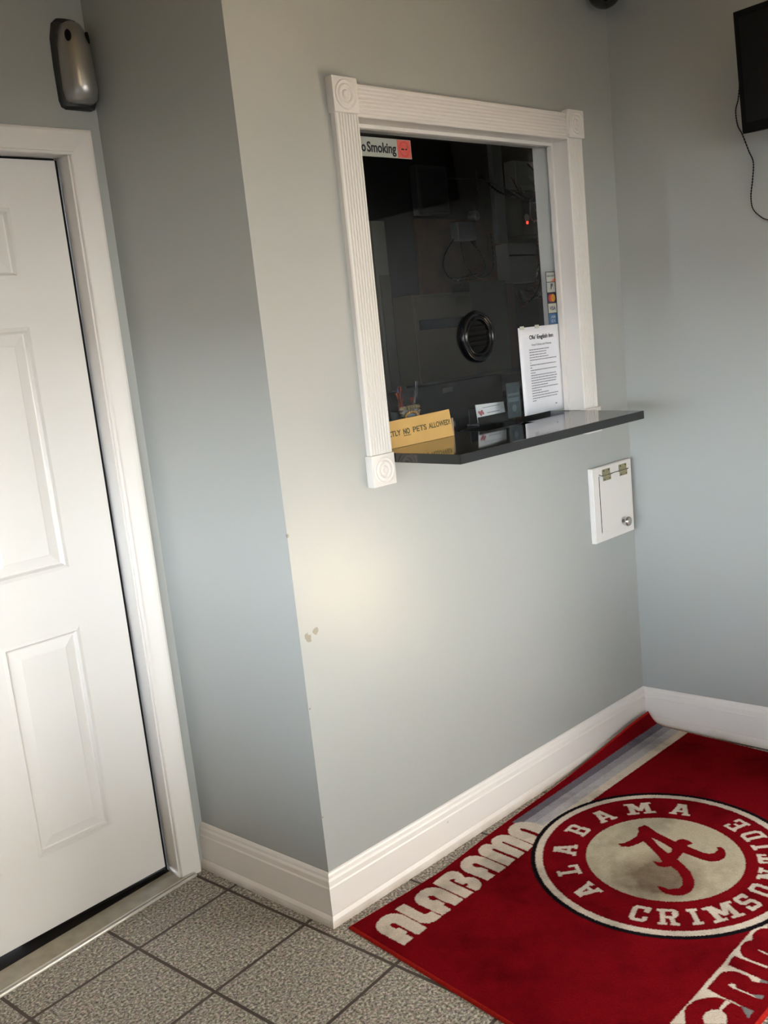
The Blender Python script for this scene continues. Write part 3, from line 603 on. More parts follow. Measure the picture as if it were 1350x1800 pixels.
b = MB(); b.box(fx0 - .0022, fx0 + .0012, -.0198, -.0192, fz0 + .004, fz1 - .0); b.build('gap', M['matblack'], h)
for hx in (1.345, 1.4480):
    b = MB(); b.box(hx, hx + .047, -.0222, -.0206, .9685, .989, .0005); b.box(hx + .003, hx + .050, -.0228, -.0212, .949, .967, .0005)
    hin = b.build('hinge', M['brass'], h)
    b = MB(); b.tube([(hx - .004, -.0235, .968), (hx + .053, -.0235, .968)], .0024, 8); b.build('hinge_pin', M['steel'], h)
    for sx_, sz_ in ((.008, .984), (.039, .984), (.011, .954), (.043, .954)):
        b = MB(); b.lathe((hx + sx_, -.0215, sz_), (0, -1, 0), [(.0026, 0), (.0026, .0016), (.0012, .0022)], seg=10); b.build('screw', M['darkgrey'], h)
b = MB(); b.tube([(1.327, -.021, .9745), (1.34, -.0235, .968), (1.40, -.0235, .968), (1.445, -.0235, .968)], .0013, 6); b.build('wire', M['darkgrey'], h)
b = MB(); b.lathe((1.4545, -.0205, .7885), (0, -1, 0), [(.006, 0), (.0058, .010), (.010, .014), (.0165, .019), (.0172, .023), (.0150, .0275), (.009, .0300), (.001, .0308)], seg=32)
b.build('knob', M['steel'], h, smooth=True)

# ------------------------------------------------------------------ air freshener above the door
a = empty('air_freshener', (-.108, DW, 2.15), 'silver wall-mounted air freshener above the corner of the white door', 'air freshener')
def halfshell(prof, cx, y0, n=24, lean=0.0):
    R = []
    for z, w, d in prof:
        R.append([(cx + lean * (z - 2.15) + w * math.cos(t), y0 - d * max(math.sin(t), 0) ** .8, z) for t in [math.pi * k / n for k in range(n + 1)]])
    return R
cx = -.0985
b = MB(); b.loft(halfshell([(2.170, .024, .030), (2.173, .034, .048), (2.180, .040, .058), (2.205, .043, .063), (2.26, .0425, .060), (2.31, .040, .055), (2.342, .034, .048), (2.360, .025, .036), (2.368, .011, .020)], cx, DW - .012), cap=True)
b.build('front_cover', M['silver'], a, smooth=True, angle=60)
b = MB(); b.loft(halfshell([(2.160, .034, .012), (2.165, .046, .022), (2.18, .0505, .026), (2.26, .0515, .027), (2.33, .049, .025), (2.366, .040, .020), (2.378, .026, .011)], cx, DW - .0006), cap=True)
b.build('back_plate', M['darkgrey'], a)
for sx_, an in ((-1, 0), (1, 0)):
    b = MB(); t = math.radians(90 - sx_ * 42); w, d = .0405, .0568
    c = Vector((cx + (w - .001) * math.cos(t), DW - .012 - d * math.sin(t) ** .8 + .003, 2.325)); ax = Vector((math.cos(t), -math.sin(t), .05)).normalized()
    sd2 = ax.cross(Vector((0, 0, 1))).normalized(); up = sd2.cross(ax)
    b.loft([[c + ax * h_ + sd2 * .008 * math.cos(q) * s_ + up * .014 * math.sin(q) * s_ for q in [2 * math.pi * k / 20 for k in range(20)]] for h_, s_ in ((-.004, 1), (.002, 1), (.0025, .8))])
    b.build('vent_hole', M['matblack'], a)

# ------------------------------------------------------------------ television on the right wall, with its cord
BL = Vector((1.45, -.50125, 1.98261)); Hh = Vector((-.22726, -.97284, -.04391)); U = Vector((-.13699, -.01271, .99049)); Nn = Vector((-.96415, .23111, -.13038))
tv = empty('television', tuple(BL + Hh * .26), 'black flat television mounted high on the right wall, seen at the frame edge', 'television')
def oriented(mb, a0, a1, u0, u1, n0, n1, bev=0):
    P = lambda a_, u_, n_: BL + Hh * a_ + U * u_ + Nn * n_
    mb.hexa([P(a0, u0, n0), P(a1, u0, n0), P(a1, u0, n1), P(a0, u0, n1), P(a0, u1, n0), P(a1, u1, n0), P(a1, u1, n1), P(a0, u1, n1)], bev)
b = MB(); oriented(b, 0, .56, 0, .3277, -.045, 0, .003); oriented(b, .12, .44, .06, .27, -.07, -.044, .006); b.build('case', M['matblack'], tv)
b = MB(); oriented(b, .018, .542, .030, .310, -.0005, .0015); b.build('screen', mat('dark_screen', (.003, .003, .003, 1), rough=.35, spec=.2), tv)
b = MB(); p = BL + Hh * .28 + U * .17 - Nn * .06; wp = Vector((WX - BE * p.y - .004, p.y, p.z)); b.tube([p, wp], .02, 10); b.lathe(wp, (-1, 0, 0), [(.05, -.003), (.05, .008), (.03, .012)], 20); b.build('wall_bracket', M['darkgrey'], tv)
cp = [(1.55, -.45, 2.145), (1.566, -.4365, 2.1047), (1.572, -.4246, 2.0746), (1.573, -.4286, 2.0324), (1.574, -.442, 2.003), (1.575, -.4601, 1.9512), (1.575, -.4733, 1.9155), (1.575, -.4699, 1.8661), (1.575, -.4629, 1.8169), (1.575, -.4689, 1.7771), (1.576, -.4967, 1.7474), (1.579, -.5229, 1.735), (1.581, -.58, 1.71), (1.584, -.66, 1.60)]
b = MB(); b.tube(smooth_path(cp, 6), .0028, 8); b.build('power_cord', M['matblack'], tv, smooth=True)

# ------------------------------------------------------------------ security camera in the top corner
s = empty('security_camera', (1.470, -.06, 2.51), 'small dark dome camera high in the corner, cut by the top edge', 'camera')
b = MB(); b.lathe((1.470, -.055, 2.62), (0, 0, -1), [(.052, 0), (.054, .05), (.060, .09), (.062, .105), (.060, .11)], 32); b.build('camera_base', M['darkgrey'], s, smooth=True, angle=40)
b = MB(); b.lathe((1.470, -.055, 2.515), (0, 0, -1), [(.055, 0), (.052, .018), (.044, .034), (.030, .047), (.014, .054), (.001, .056)], 32); b.build('dome', M['granite'], s, smooth=True)

# ------------------------------------------------------------------ things on and behind the glass
GI = GY + .0008
sg = empty('no_smoking_sign', (.53, GY + .001, 1.984), 'narrow white no smoking sign stuck in the top left of the service window', 'sign')
b = MB(); b.box(.375, .6365, GI, GI + .001, 1.984, 2.034); b.build('sign_sheet', M['signwhite'], sg)
F0 = GI - .0003
text('lettering', 'No', M['ink'], sg, (.4235, F0, 1.9965), (1, 0, 0), (0, 0, 1), .036, .0002, width=.0375, bold=.0010)
text('lettering', 'Smoking', M['ink'], sg, (.4665, F0, 1.9965), (1, 0, 0), (0, 0, 1), .036, .0002, width=.110, bold=.0010)
b = MB(); b.box(.582, .6345, F0 - .0001, F0 + .0002, 1.9855, 2.0325); b.build('red_panel', mat('pale_red_print', lin((206, 96, 90)), rough=.6), sg)
b = MB(); ring = lambda r: [(.609 + r * math.cos(q), F0 - .0004, 2.0092 + r * math.sin(q)) for q in [2 * math.pi * k / 32 for k in range(32)]]
b.loft([ring(.021), ring(.0165)], cap=False); b.hexa([(.596, F0 - .0005, 2.0195), (.5985, F0 - .0005, 2.022), (.6225, F0 - .0005, 1.999), (.620, F0 - .0005, 1.9965), (.596, F0 - .0002, 2.0195), (.5985, F0 - .0002, 2.022), (.6225, F0 - .0002, 1.999), (.620, F0 - .0002, 1.9965)])
b.build('prohibition_ring', M['signred'], sg)
b = MB(); b.box(.597, .619, F0 - .0003, F0 - .0001, 2.0065, 2.0105); b.tube([(.619, F0 - .0003, 2.009), (.622, F0 - .0003, 2.014), (.619, F0 - .0003, 2.019)], .0008, 5); b.build('cigarette', M['ink'], sg)

st = empty('payment_decal_strip', (1.245, GY, 1.493), 'vertical strip of five payment card decals on the right edge of the glass', 'sticker')
b = MB(); b.box(1.2165, 1.2660, GI, GI + .0006, 1.491, 1.6615); b.build('backing', M['black'], st)
cells = [(1.629, 1.6590), (1.5955, 1.6265), (1.5615, 1.5930), (1.5290, 1.5590), (1.4935, 1.5265)]
tk = [('white_panel', M['signwhite']), ('white_panel', M['signwhite']), ('navy_panel', mat('navy_decal', lin((30, 24, 60)), rough=.5)), ('cream_panel', mat('cream_decal', lin((196, 190, 176)), rough=.5)), ('blue_panel', mat('blue_decal', lin((22, 92, 150)), rough=.5))]
for (z0, z1), (nm, m_) in zip(cells, tk):
    b = MB(); b.box(1.2195, 1.2635, F0, F0 + .0003, z0, z1); b.build(nm, m_, st)
gx_ = lambda z0: z0
text('lettering', 'DISCOVER', M['ink'], st, (1.222, F0 - .0003, 1.6445), (1, 0, 0), (0, 0, 1), .008, .0001, width=.038)
b = MB(); b.lathe((1.2585, F0 - .0001, 1.6335), (0, -1, 0), [(.0045, 0), (.0045, .0002)], 16); b.quad([(1.240, F0 - .0002, 1.6295), (1.2632, F0 - .0002, 1.6295), (1.2632, F0 - .0002, 1.640)]); b.build('orange_wedge', M['orange'], st)
b = MB(); b.quad([(1.238, F0 - .0002, 1.604), (1.2425, F0 - .0002, 1.604), (1.2485, F0 - .0002, 1.6235), (1.239, F0 - .0002, 1.6235)]); b.quad([(1.2420, F0 - .0002, 1.611), (1.2485, F0 - .0002, 1.613), (1.252, F0 - .0002, 1.621), (1.2485, F0 - .0002, 1.6235)]); b.build('blue_mark', M['blue'], st)
b = MB(); b.lathe((1.2355, F0 - .0001, 1.577), (0, -1, 0), [(.0125, 0), (.0125, .0002)], 24); b.build('red_disc', M['red'], st)
b = MB(); b.lathe((1.2470, F0 - .0003, 1.577), (0, -1, 0), [(.0125, 0), (.0125, .0002)], 24); b.build('amber_disc', mat('amber_decal', lin((230, 160, 60)), rough=.5), st)
text('lettering', 'VISA', mat('indigo_decal', lin((40, 44, 110)), rough=.5), st, (1.2265, F0 - .0003, 1.538), (1, 0, 0), (0, 0, 1), .017, .0001, width=.032, bold=.0004)
text('lettering', 'AM', M['signwhite'], st, (1.2300, F0 - .0003, 1.5115), (1, 0, 0), (0, 0, 1), .013, .0001, width=.024, bold=.0002)
text('lettering', 'EX', M['signwhite'], st, (1.2300, F0 - .0003, 1.4985), (1, 0, 0), (0, 0, 1), .013, .0001, width=.024, bold=.0002)

pn = empty('notice_paper', (1.16, GY, 1.212), "white printed notice headed Ole' English Inn taped to the glass beside the right jamb", 'notice')
PY = GY - .0022
b = MB(); nxp = 10; g_ = [[(1.0450 + (.2230) * i / nxp + .003 * (1 - j / 8), PY - .0016 * math.sin(i * .7) * (1 - j / 8) - .001 * (i == 0), 1.2125 + .2790 * j / 8) for i in range(nxp + 1)] for j in range(9)]
for j in range(8):
    for i in range(nxp): b.quad([g_[j][i], g_[j][i + 1], g_[j + 1][i + 1], g_[j + 1][i]])
bmesh.ops.remove_doubles(b.bm, verts=b.bm.verts, dist=1e-5)
pp = b.build('sheet', M['paper'], pn, smooth=True); md = pp.modifiers.new('thickness', 'SOLIDIFY'); md.thickness = .0003
TY = PY - .0028
text('heading', "Ole' English Inn", M['ink'], pn, (1.098, TY, 1.4520), (1, 0, .0), (0, 0, 1), .019, .0001, width=.128, bold=.0002)
text('subheading', 'Hotel Policies and Notices', M['greyink'], pn, (1.108, TY, 1.4310), (1, 0, 0), (0, 0, 1), .010, .0001, width=.105)
b = MB(); z = 1.4175; rnd = random.Random(5)
for w_ in (.105, .090, .088, .100, .142, .004, .138, .008, .142, .024, .135, .140, .135, .132, .088, .142, .050, .088, .140, .135, .020):
    x = 1.094; end = 1.094 + w_
    while x < end:
        ww = min(rnd.uniform(.004, .013), end - x); b.box(x, x + ww, TY - .0001, TY, z, z + .0026); x += ww + .0018
    z -= .0082
b.build('body_text', M['greyink'], pn)
b = MB(); b.box(1.215, 1.224, TY - .0001, TY, z - .012, z - .009); b.build('page_mark', M['greyink'], pn)
for tx in (1.052, 1.130): b = MB(); b.box(tx, tx + .022, PY - .0040, PY - .0036, 1.4850, 1.4960); b.build('tape', mat('yellowed_tape', lin((190, 186, 170)), rough=.3), pn)

sp_ = empty('speak_through', (.8465, GY, 1.4805), 'round black louvered speak-through vent in the middle of the glass', 'vent')
c = Vector((.8465, GY, 1.4805)); vb = mat('glossy_black_vent_plastic', (.003, .003, .004, 1), rough=.2, spec=.22)
b = MB(); b.lathe(c, (0, -1, 0), [(.0500, 0.0), (.0770, .0), (.0780, .006), (.0755, .012), (.0700, .0145), (.0640, .0125), (.0610, .008), (.0590, .0085), (.0560, .0125), (.0520, .0125), (.0490, .009), (.0475, .0)], 56, cap=False); b.build('ring', vb, sp_, smooth=True)
b = MB(); b.lathe(c, (0, 1, 0), [(.0470, 0), (.0740, .001), (.0740, .008), (.047, .012)], 48, cap=False); b.build('back_ring', M['black'], sp_, smooth=True)
b = MB(); b.lathe(c, (0, -1, 0), [(.048, .001), (.048, .003), (.001, .004)], 40); b.build('baffle', M['matblack'], sp_)
for k in range(5):
    b = MB(); zc = c.z - .030 + k * .015; hw = math.sqrt(.046 ** 2 - (zc - c.z) ** 2) - .003
    b.hexa([(c.x - hw, c.y - .011, zc - .002), (c.x + hw, c.y - .011, zc - .002), (c.x + hw, c.y - .004, zc + .004), (c.x - hw, c.y - .004, zc + .004),
            (c.x - hw, c.y - .0125, zc), (c.x + hw, c.y - .0125, zc), (c.x + hw, c.y - .005, zc + .006), (c.x - hw, c.y - .005, zc + .006)]); b.build('louver', M['matblack'], sp_)

ps = empty('pets_sign', (.54, GY - .012, LZ), 'yellow-tan sign reading STRICTLY NO PETS ALLOWED, standing on the ledge', 'sign')
b = MB(); py0 = GY - .0085
b.hexa([(.3740, py0 - .008, LZ + .0003), (.6885, py0 - .008, LZ + .0003), (.6885, py0 - .004, LZ + .0003), (.3740, py0 - .004, LZ + .0003),
        (.3740, py0 + .002, LZ + .074), (.6885, py0 + .002, LZ + .0785), (.6885, py0 + .006, LZ + .0785), (.3740, py0 + .006, LZ + .074)]); b.build('sign_board', M['pets'], ps)
b = MB(); b.box(.6887, .6965, py0 - .004, py0 - .002, LZ + .0005, LZ + .052); b.build('clear_stand', M['ply_edge'], ps)
tl = (0, .01, .0745); yv = Vector((0, .01, .0745)).normalized()
tx0 = Vector((.384, py0 - .0062 + .0100 * .36, LZ + .0745 * .43)); 
text('lettering', 'STRICTLY', M['petink'], ps, tx0 + Vector((.0, -.0016, 0)), (1, 0, .012), yv, .0215, .0002, width=.092, bold=.0005)
text('lettering', 'NO', M['petink'], ps, tx0 + Vector((.1015, -.0016, .0013)), (1, 0, .012), yv, .0215, .0002, width=.026, bold=.0009)
text('lettering', 'PETS', M['petink'], ps, tx0 + Vector((.140, -.0016, .0018)), (1, 0, .012), yv, .0215, .0002, width=.056, bold=.0005)
text('lettering', 'ALLOWED!', M['petink'], ps, tx0 + Vector((.207, -.0016, .0026)), (1, 0, .012), yv, .0215, .0002, width=.092, bold=.0005)
b = MB(); b.hexa([tuple(tx0 + Vector(v)) for v in ((.101, -.0021, -.004), (.130, -.0021, -.0037), (.130, -.0015, -.0037), (.101, -.0015, -.004), (.101, -.0021, -.002), (.130, -.0021, -.0017), (.130, -.0015, -.0017), (.101, -.0015, -.002))]); b.build('underline', M['petink'], ps)
b = MB(); b.lathe(tx0 + Vector((.112, -.0012, -.0125)), (0, -1, .12), [(.0095, 0), (.0095, .0003)], 20); b.lathe(tx0 + Vector((.104, -.0012, -.006)), (0, -1, .12), [(.004, 0), (.004, .0003)], 12); b.lathe(tx0 + Vector((.120, -.0012, -.006)), (0, -1, .12), [(.004, 0), (.004, .0003)], 12)
b.build('animal_face_print', mat('faded_olive_print', lin((176, 150, 84)), rough=.7), ps)

pf = empty('small_picture_frame', (.579, .105, LZ), 'small ornate silver and gold frame standing behind the pets sign', 'picture frame')
b = MB(); fx, fz, fw_, fh, bw = .5340, LZ + .0, .084, .104, .013; yy = .105
def bar(A, B, r_):
    A, B = Vector(A), Vector(B); n_ = 16
    pts = [A.lerp(B, k / n_) for k in range(n_ + 1)]; b.tube(pts, [r_ * (1 + .22 * math.sin(k * 2.4)) for k in range(n_ + 1)], 8)
bar((fx + bw / 2, yy, fz + bw / 2), (fx + bw / 2, yy, fz + fh - bw / 2), bw / 2); bar((fx + fw_ - bw / 2, yy, fz + bw / 2), (fx + fw_ - bw / 2, yy, fz + fh - bw / 2), bw / 2)
bar((fx + bw / 2, yy, fz + fh - bw / 2), (fx + fw_ - bw / 2, yy, fz + fh - bw / 2), bw / 2); bar((fx + bw / 2, yy, fz + bw / 2), (fx + fw_ - bw / 2, yy, fz + bw / 2), bw / 2)
b.build('frame_moulding', mat('silver_gold_gilt', lin((214, 190, 150)), rough=.3, metal=.6, noise=.5, nscale=90), pf, smooth=True)
b = MB(); b.box(fx + bw * .6, fx + fw_ - bw * .6, yy + .002, yy + .005, fz + bw * .6, fz + fh - bw * .6); b.build('picture', mat('grey_blue_picture', lin((130, 140, 156)), rough=.3), pf)
b = MB(); 
for k in range(9):
    q = math.pi * k / 8; b.lathe((fx + fw_ / 2 + .026 * math.cos(q), yy - .004, fz + fh - .032 + .014 * math.sin(q)), (0, -1, 0), [(.0055, 0), (.004, .004), (.001, .005)], 10)
b.build('scroll_ornament', mat('gold_ornament', lin((196, 150, 90)), rough=.35, metal=.6), pf, smooth=True)

cup = empty('pen_cup', (.610, .165, LZ), 'dark pen cup behind the small ornate frame', 'cup')
b = MB(); b.lathe((.610, .165, LZ + .0005), (0, 0, 1), [(.001, 0), (.038, 0), (.040, .085), (.0385, .085), (.036, .004), (.001, .004)], 28, cap=False); b.build('cup_body', M['darkgrey'], cup, smooth=True, angle=40)
def pen(base, top, m_, cap_m, label, r_=.004):
    o = empty('pen', base, label, 'pen', 'pens in the cup'); A, B = Vector(base), Vector(top); q = A.lerp(B, .62)
    b = MB(); b.tube([A, q], r_ * .9, 10); b.build('barrel', m_, o, smooth=True, angle=40)
    b = MB(); b.tube([q, B], r_, 10); b.tube([B - (B - A) * .28 + Vector((.005, -.002, 0)), B + Vector((.005, -.002, 0))], .001, 6); b.build('pen_cap', cap_m, o, smooth=True, angle=40)
pen((.594, .150, LZ + .006), (.5660, .142, 1.3445), M['orange'], M['orange'], 'orange pen leaning leftmost in the cup', .0055)
pen((.604, .158, LZ + .006), (.5960, .160, 1.3600), M['darkgrey'], M['red'], 'red-capped pen standing second from the left in the cup', .0045)
pen((.606, .178, LZ + .006), (.6120, .185, 1.3540), M['blue'], M['blue'], 'navy pen in the middle of the cup', .0055)
pen((.622, .150, LZ + .006), (.6480, .140, 1.3700), M['steel'], M['lgrey'], 'thin silver pen, tallest in the cup', .0022)
pen((.618, .162, LZ + .006), (.6440, .160, 1.3230), M['lgrey'], M['red'], 'short red and white pen on the right of the cup', .0045)
pen((.627, .175, LZ + .006), (.6660, .178, 1.3420), M['matblack'], M['matblack'], 'black pen leaning rightmost in the cup', .0045)

ch = empty('card_holder', (.957, .135, LZ), 'black holder with white business cards behind the glass, left of the notice', 'card holder')
b = MB(); b.box(.885, 1.030, .115, .165, LZ + .0003, LZ + .006, .001); b.box(.885, 1.030, .113, .117, LZ, LZ + .028, .001); b.box(.885, 1.030, .150, .154, LZ, LZ + .052, .001); b.build('stand', M['black'], ch)
b = MB()
for k in range(5): b.hexa([(.8885, .1185 + k * .0006, LZ + .010), (1.0265, .1185 + k * .0006, LZ + .005), (1.0265, .1189 + k * .0006, LZ + .005), (.8885, .1189 + k * .0006, LZ + .010), (.8870, .1225 + k * .0006, LZ + .0672), (1.0255, .1225 + k * .0006, LZ + .0615), (1.0255, .1229 + k * .0006, LZ + .0615), (.8870, .1229 + k * .0006, LZ + .0672)])
b.build('business_cards', M['paper'], ch)
b = MB(); yy = .1190
for qx, qz, qr in ((.903, .0385, .0055), (.910, .0435, .0055), (.897, .0430, .0045), (.916, .0375, .0045), (.9065, .034, .004)): b.lathe((qx, yy + .0006, LZ + qz), (0, -1, 0), [(qr, 0), (qr, .0006)], 12)
b.build('red_crest', mat('rose_red_print', lin((170, 92, 104)), rough=.6), ch)
b = MB(); b.box(.935, .998, yy + .0004, yy + .0010, LZ + .0355, LZ + .0375); b.box(.915, 1.0, yy + .0012, yy + .0018, LZ + .054, LZ + .0555); b.build('printed_lines', M['greyink'], ch)

dk = empty('window_decal', (1.0, GI, 1.21), 'faded blue-grey decal low on the glass, left of the notice', 'sticker')
b = MB(); b.box(.9700, 1.0370, GI, GI + .0005, 1.2150, 1.3250); b.build('decal_sheet', mat('faded_teal_decal', lin((58, 68, 74)), rough=.5, noise=.4, nscale=60), dk)
b = MB(); b.box(.9750, 1.032, F0, F0 + .0003, 1.2850, 1.2920); b.box(.9750, 1.030, F0, F0 + .0003, 1.2650, 1.278); b.lathe((1.004, F0 + .0002, 1.245), (0, -1, 0), [(.011, 0), (.011, .0002)], 20); b.build('decal_print', mat('dull_blue_print', lin((84, 96, 108)), rough=.5), dk)

# ------------------------------------------------------------------ dim back office behind the glass
D = 1.30
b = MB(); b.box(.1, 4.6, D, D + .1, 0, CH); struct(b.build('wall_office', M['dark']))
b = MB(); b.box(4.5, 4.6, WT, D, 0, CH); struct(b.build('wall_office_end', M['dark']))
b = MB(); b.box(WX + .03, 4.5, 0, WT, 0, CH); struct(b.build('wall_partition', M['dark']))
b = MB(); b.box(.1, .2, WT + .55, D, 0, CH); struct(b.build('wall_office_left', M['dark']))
Yd = D - .05
post = empty('door_post', (1.63, Yd, 0), 'grey vertical post at the left side of the dim back office', 'post')
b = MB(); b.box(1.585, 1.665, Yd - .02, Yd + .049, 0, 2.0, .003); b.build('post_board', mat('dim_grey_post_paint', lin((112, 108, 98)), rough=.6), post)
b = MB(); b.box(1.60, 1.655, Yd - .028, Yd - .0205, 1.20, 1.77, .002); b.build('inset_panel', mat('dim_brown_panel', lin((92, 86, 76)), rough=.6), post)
def thing_box(name, x0, x1, z0, z1, y0, y1, m_, label, cat, bev=.003, group=None):
    b = MB(((x0 + x1) / 2, (y0 + y1) / 2, z0)); b.box(x0, x1, y0, y1, z0, z1, bev); o = b.build(name, m_); return tag(o, label, cat, group)
thing_box('plywood_board', 1.92, 2.52, 1.20, 2.02, D - .02, D - .001, M['ply'], 'orange-brown plywood backboard on the office wall', 'board')
pnl = empty('fuse_box', (2.0, D - .03, 1.99), 'dim grey square panel above the plywood in the back office', 'electrical panel')
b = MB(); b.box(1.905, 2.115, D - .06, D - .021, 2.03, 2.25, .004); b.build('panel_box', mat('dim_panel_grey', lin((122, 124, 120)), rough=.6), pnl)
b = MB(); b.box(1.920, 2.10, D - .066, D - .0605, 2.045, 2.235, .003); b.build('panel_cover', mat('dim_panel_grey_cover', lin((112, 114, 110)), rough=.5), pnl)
jb = empty('junction_box', (2.22, D - .03, 1.91), 'small pale square junction box on the plywood board', 'junction box')
b = MB(); b.box(2.150, 2.285, D - .065, D - .0205, 1.915, 2.000, .004); b.build('box_body', M['grey'], jb)
b = MB(); b.box(2.158, 2.277, D - .069, D - .0655, 1.922, 1.993, .002); b.build('box_lid', M['grey'], jb)
b = MB(); b.lathe((2.30, D - .055, 2.03), (0, -1, 0), [(.024, -.03), (.024, .01), (.012, .018)], 20); b.build('connector', M['grey'], jb)
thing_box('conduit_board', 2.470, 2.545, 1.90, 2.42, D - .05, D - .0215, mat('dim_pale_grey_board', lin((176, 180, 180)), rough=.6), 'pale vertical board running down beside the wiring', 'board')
nb = empty('network_cabinet', (2.70, D - .03, 2.14), 'pale grey wall cabinet high at the right of the office', 'cabinet')
b = MB(); b.box(2.590, 2.860, D - .08, D - .0215, 2.165, 2.295, .005); b.build('cabinet_body', M['grey'], nb)
b = MB(); b.box(2.602, 2.848, D - .087, D - .0805, 2.177, 2.283, .003); b.build('cabinet_cover', M['grey'], nb)
gb = empty('grey_equipment_box', (2.60, D - .03, 1.70), 'grey equipment box under the tangled wiring', 'box')
b = MB(); b.box(2.475, 2.700, D - .10, D - .0215, 1.70, 1.895, .005); b.build('box_body', M['grey'], gb)
b = MB(); b.box(2.480, 2.695, D - .1035, D - .1005, 1.830, 1.838); b.build('seam', M['matblack'], gb)
rt = empty('router', (2.62, D - .04, 1.95), 'black router with a red light and cables plugged in', 'router')
b = MB(); b.box(2.560, 2.86, D - .14, D - .0215, 1.925, 2.135, .006); b.build('router_body', M['matblack'], rt)
b = MB(); b.lathe((2.590, D - .142, 1.986), (0, -1, 0), [(.008, 0), (.008, .004), (.003, .007)], 12); b.build('status_light', mat('red_status_light', lin((255, 60, 50)), rough=.4, emis=(1, .06, .03, 1), estr=1.2), rt)
b = MB(); b.lathe((2.590, D - .141, 2.010), (0, -1, 0), [(.018, 0), (.018, .004)], 16); b.build('white_plug', M['lgrey'], rt)
rnd = random.Random(11)
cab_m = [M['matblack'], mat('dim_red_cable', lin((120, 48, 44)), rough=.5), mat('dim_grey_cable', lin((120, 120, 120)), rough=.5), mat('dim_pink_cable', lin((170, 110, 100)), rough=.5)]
def cable(P, r_, m_, label):
    P = [Vector(p) for p in P]; b = MB(); b.tube(smooth_path(P, 7), r_, 6); return b.build('cable', m_, jb if 'plywood' in label or 'junction' in label else (gb if 'equipment' in label else rt), smooth=True)
cf = D - .15
cable([(2.62, cf, 2.10), (2.60, cf - .01, 2.06), (2.61, cf, 2.01), (2.64, cf, 1.99)], .005, M['lgrey'], 'white cable looping over the black router')
cable([(2.63, cf, 2.00), (2.70, cf - .01, 1.985), (2.80, cf, 1.99), (2.88, cf, 2.02)], .005, cab_m[3], 'pink cable running right across the black router')
cable([(2.37, cf + .1, 2.22), (2.43, cf + .05, 2.14), (2.52, cf, 2.10), (2.60, cf, 2.08)], .006, cab_m[0], 'black cable hanging from upper left to the router')
cable([(2.125, cf + .1, 2.20), (2.19, cf + .08, 2.195), (2.30, cf + .05, 2.19), (2.45, cf + .02, 2.15), (2.56, cf, 2.10)], .004, cab_m[2], 'thin grey cable running across from the square panel')
cable([(2.30, cf + .1, 2.03), (2.305, cf + .09, 2.09), (2.325, cf + .09, 2.15), (2.34, cf + .1, 2.24)], .006, cab_m[2], 'grey cable rising from the junction box')
cable([(2.68, cf + .05, 2.28), (2.70, cf, 2.22), (2.76, cf, 2.205), (2.83, cf, 2.25)], .005, cab_m[0], 'black cable drooping across the pale wall cabinet')
cable([(2.56, cf, 2.08), (2.66, cf - .01, 2.12), (2.78, cf, 2.15), (2.87, cf + .03, 2.22)], .005, cab_m[0], 'black cable climbing right from the router')
for k in range(6):
    a, z = 2.50 + .05 * k, 2.16 - .035 * (k % 3)
    cable([(a, cf + .02, z + .05), (a + .05, cf - .01 * (k % 2), z - .04), (a + .12, cf - .012, z - .06 + .03 * (k % 2)), (a + .16, cf, z + .03 * ((k * 2) % 3))], .0042, cab_m[(k + 1) % 4], 'tangled cable over the black router')
for k in range(7):
    x = 2.60 + .028 * k; xe = 2.545 + .020 * k
    cable([(x + .06, cf, 1.93), (x + .07, cf + .01, 1.80 - .01 * k), (x + .02, cf + .02, 1.66 - .012 * k), (xe, cf + .04, 1.58 + .018 * k), (xe - .03, cf + .05, 1.66)], .0045, cab_m[(k * 2 + 1) % 3],
          ['dim red', 'black', 'grey', 'dim red', 'black', 'grey', 'dim red'][k] + ' cable drooping under the equipment box, %s from the left' % ['first', 'second', 'third', 'fourth', 'fifth', 'sixth', 'seventh'][k])
for P in ([(2.16, D - .035, 1.93), (2.08, D - .04, 1.86), (2.06, D - .04, 1.79), (2.12, D - .04, 1.74), (2.30, D - .035, 1.76)],
          [(2.27, D - .035, 1.92), (2.34, D - .04, 1.85), (2.36, D - .04, 1.78), (2.28, D - .04, 1.735), (2.14, D - .04, 1.73)],
          [(2.20, D - .035, 1.91), (2.22, D - .04, 1.80), (2.30, D - .045, 1.74), (2.42, D - .04, 1.78), (2.44, D - .03, 1.95)]):
    cable(P, .004, cab_m[0], 'black cable looped on the plywood')
fc_ = empty('office_cabinet', (1.92, 1.12, 1.22), 'beige cabinet with a dark slot handle behind the glass', 'cabinet')
b = MB(); b.box(1.715, 2.115, 1.16, D - .021, 0, 1.672, .006); b.build('cabinet_body', M['beige'], fc_)
b = MB(); b.box(1.722, 2.108, 1.150, 1.1595, .30, 1.655, .004); b.build('cabinet_door', M['beige'], fc_)
b = MB(); b.box(1.740, 2.045, 1.142, 1.1505, 1.515, 1.560, .003); b.build('slot_handle', mat('dim_dark_handle', lin((34, 38, 46)), rough=.4), fc_)
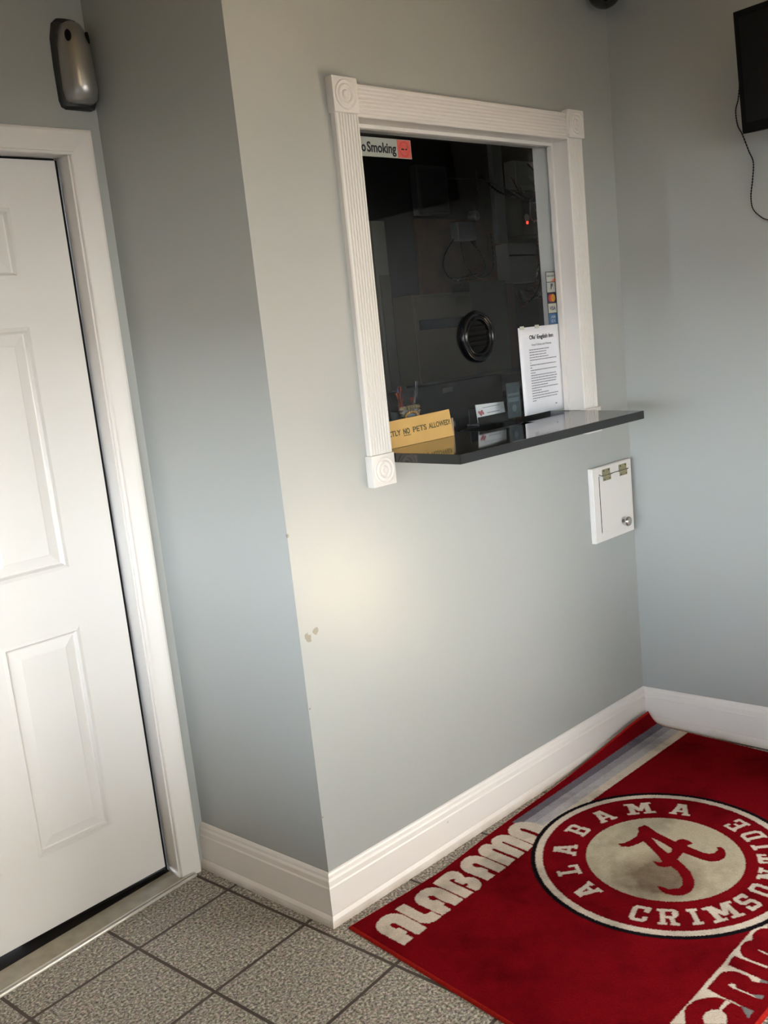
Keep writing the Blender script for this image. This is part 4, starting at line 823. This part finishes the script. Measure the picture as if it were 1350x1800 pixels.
thing_box('storage_locker', 2.125, 2.40, 0, 1.715, 1.17, D - .021, mat('dim_tan_locker_paint', lin((96, 90, 80)), rough=.6), 'tan locker standing right of the beige cabinet', 'locker')
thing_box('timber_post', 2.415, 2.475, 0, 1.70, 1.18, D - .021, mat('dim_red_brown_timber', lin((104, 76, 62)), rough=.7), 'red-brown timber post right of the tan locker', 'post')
dsk = empty('office_desk', (2.0, .95, 0), 'black desk along the back of the office, below the cabinets', 'desk')
b = MB(); b.box(1.45, 3.0, .80, 1.14, 1.17, 1.20, .004); b.build('desk_top', M['matblack'], dsk)
b = MB(); b.box(1.46, 2.98, .82, 1.13, 0, 1.1695, .003); b.build('desk_body', M['matblack'], dsk)
thing_box('desk_console', 1.60, 2.30, 1.2005, 1.285, .98, 1.13, mat('black_console_plastic', (.008, .008, .010, 1), rough=.5), 'long black console on the office desk', 'console', .01)
thing_box('label_tag', 1.42, 1.475, 1.262, 1.282, .745, .750, M['lgrey'], 'small pale tag on the front of the black shelf unit, right of the pens', 'label', .001)
shf = empty('black_shelf_unit', (1.55, .84, 1.20), 'low black shelf unit standing behind the pens and cards', 'shelf')
b = MB(); b.box(1.00, 1.80, .752, .80, 1.10, 1.30, .004); b.build('shelf_body', M['matblack'], shf)

# lobby ceiling lamps; the brighter one is unseen fill, added to lift the wall tops
def ceiling_lamp(x, y, label, e, m_):
    lp = empty('ceiling_lamp', (x, y, CH), label, 'lamp')
    b = MB(); b.lathe((x, y, CH - .001), (0, 0, -1), [(.17, 0), (.17, .02), (.16, .025)], 32); b.build('lamp_base', M['lgrey'], lp)
    b = MB(); b.lathe((x, y, CH - .027), (0, 0, -1), [(.155, 0), (.15, .03), (.11, .06), (.05, .075), (.001, .078)], 32); b.build('lamp_shade', m_, lp, smooth=True)
ceiling_lamp(.80, -1.0, 'round ceiling lamp nearer the service window', 1, mat('warm_lamp_glass', (.9, .85, .75, 1), rough=.4, emis=(1, .80, .52, 1), estr=4))
ceiling_lamp(-1.2, -1.3, 'added round fill lamp on the ceiling nearer the white door', 1, mat('added_fill_lamp_glass', (.9, .85, .75, 1), rough=.4, emis=(1, .80, .52, 1), estr=16))
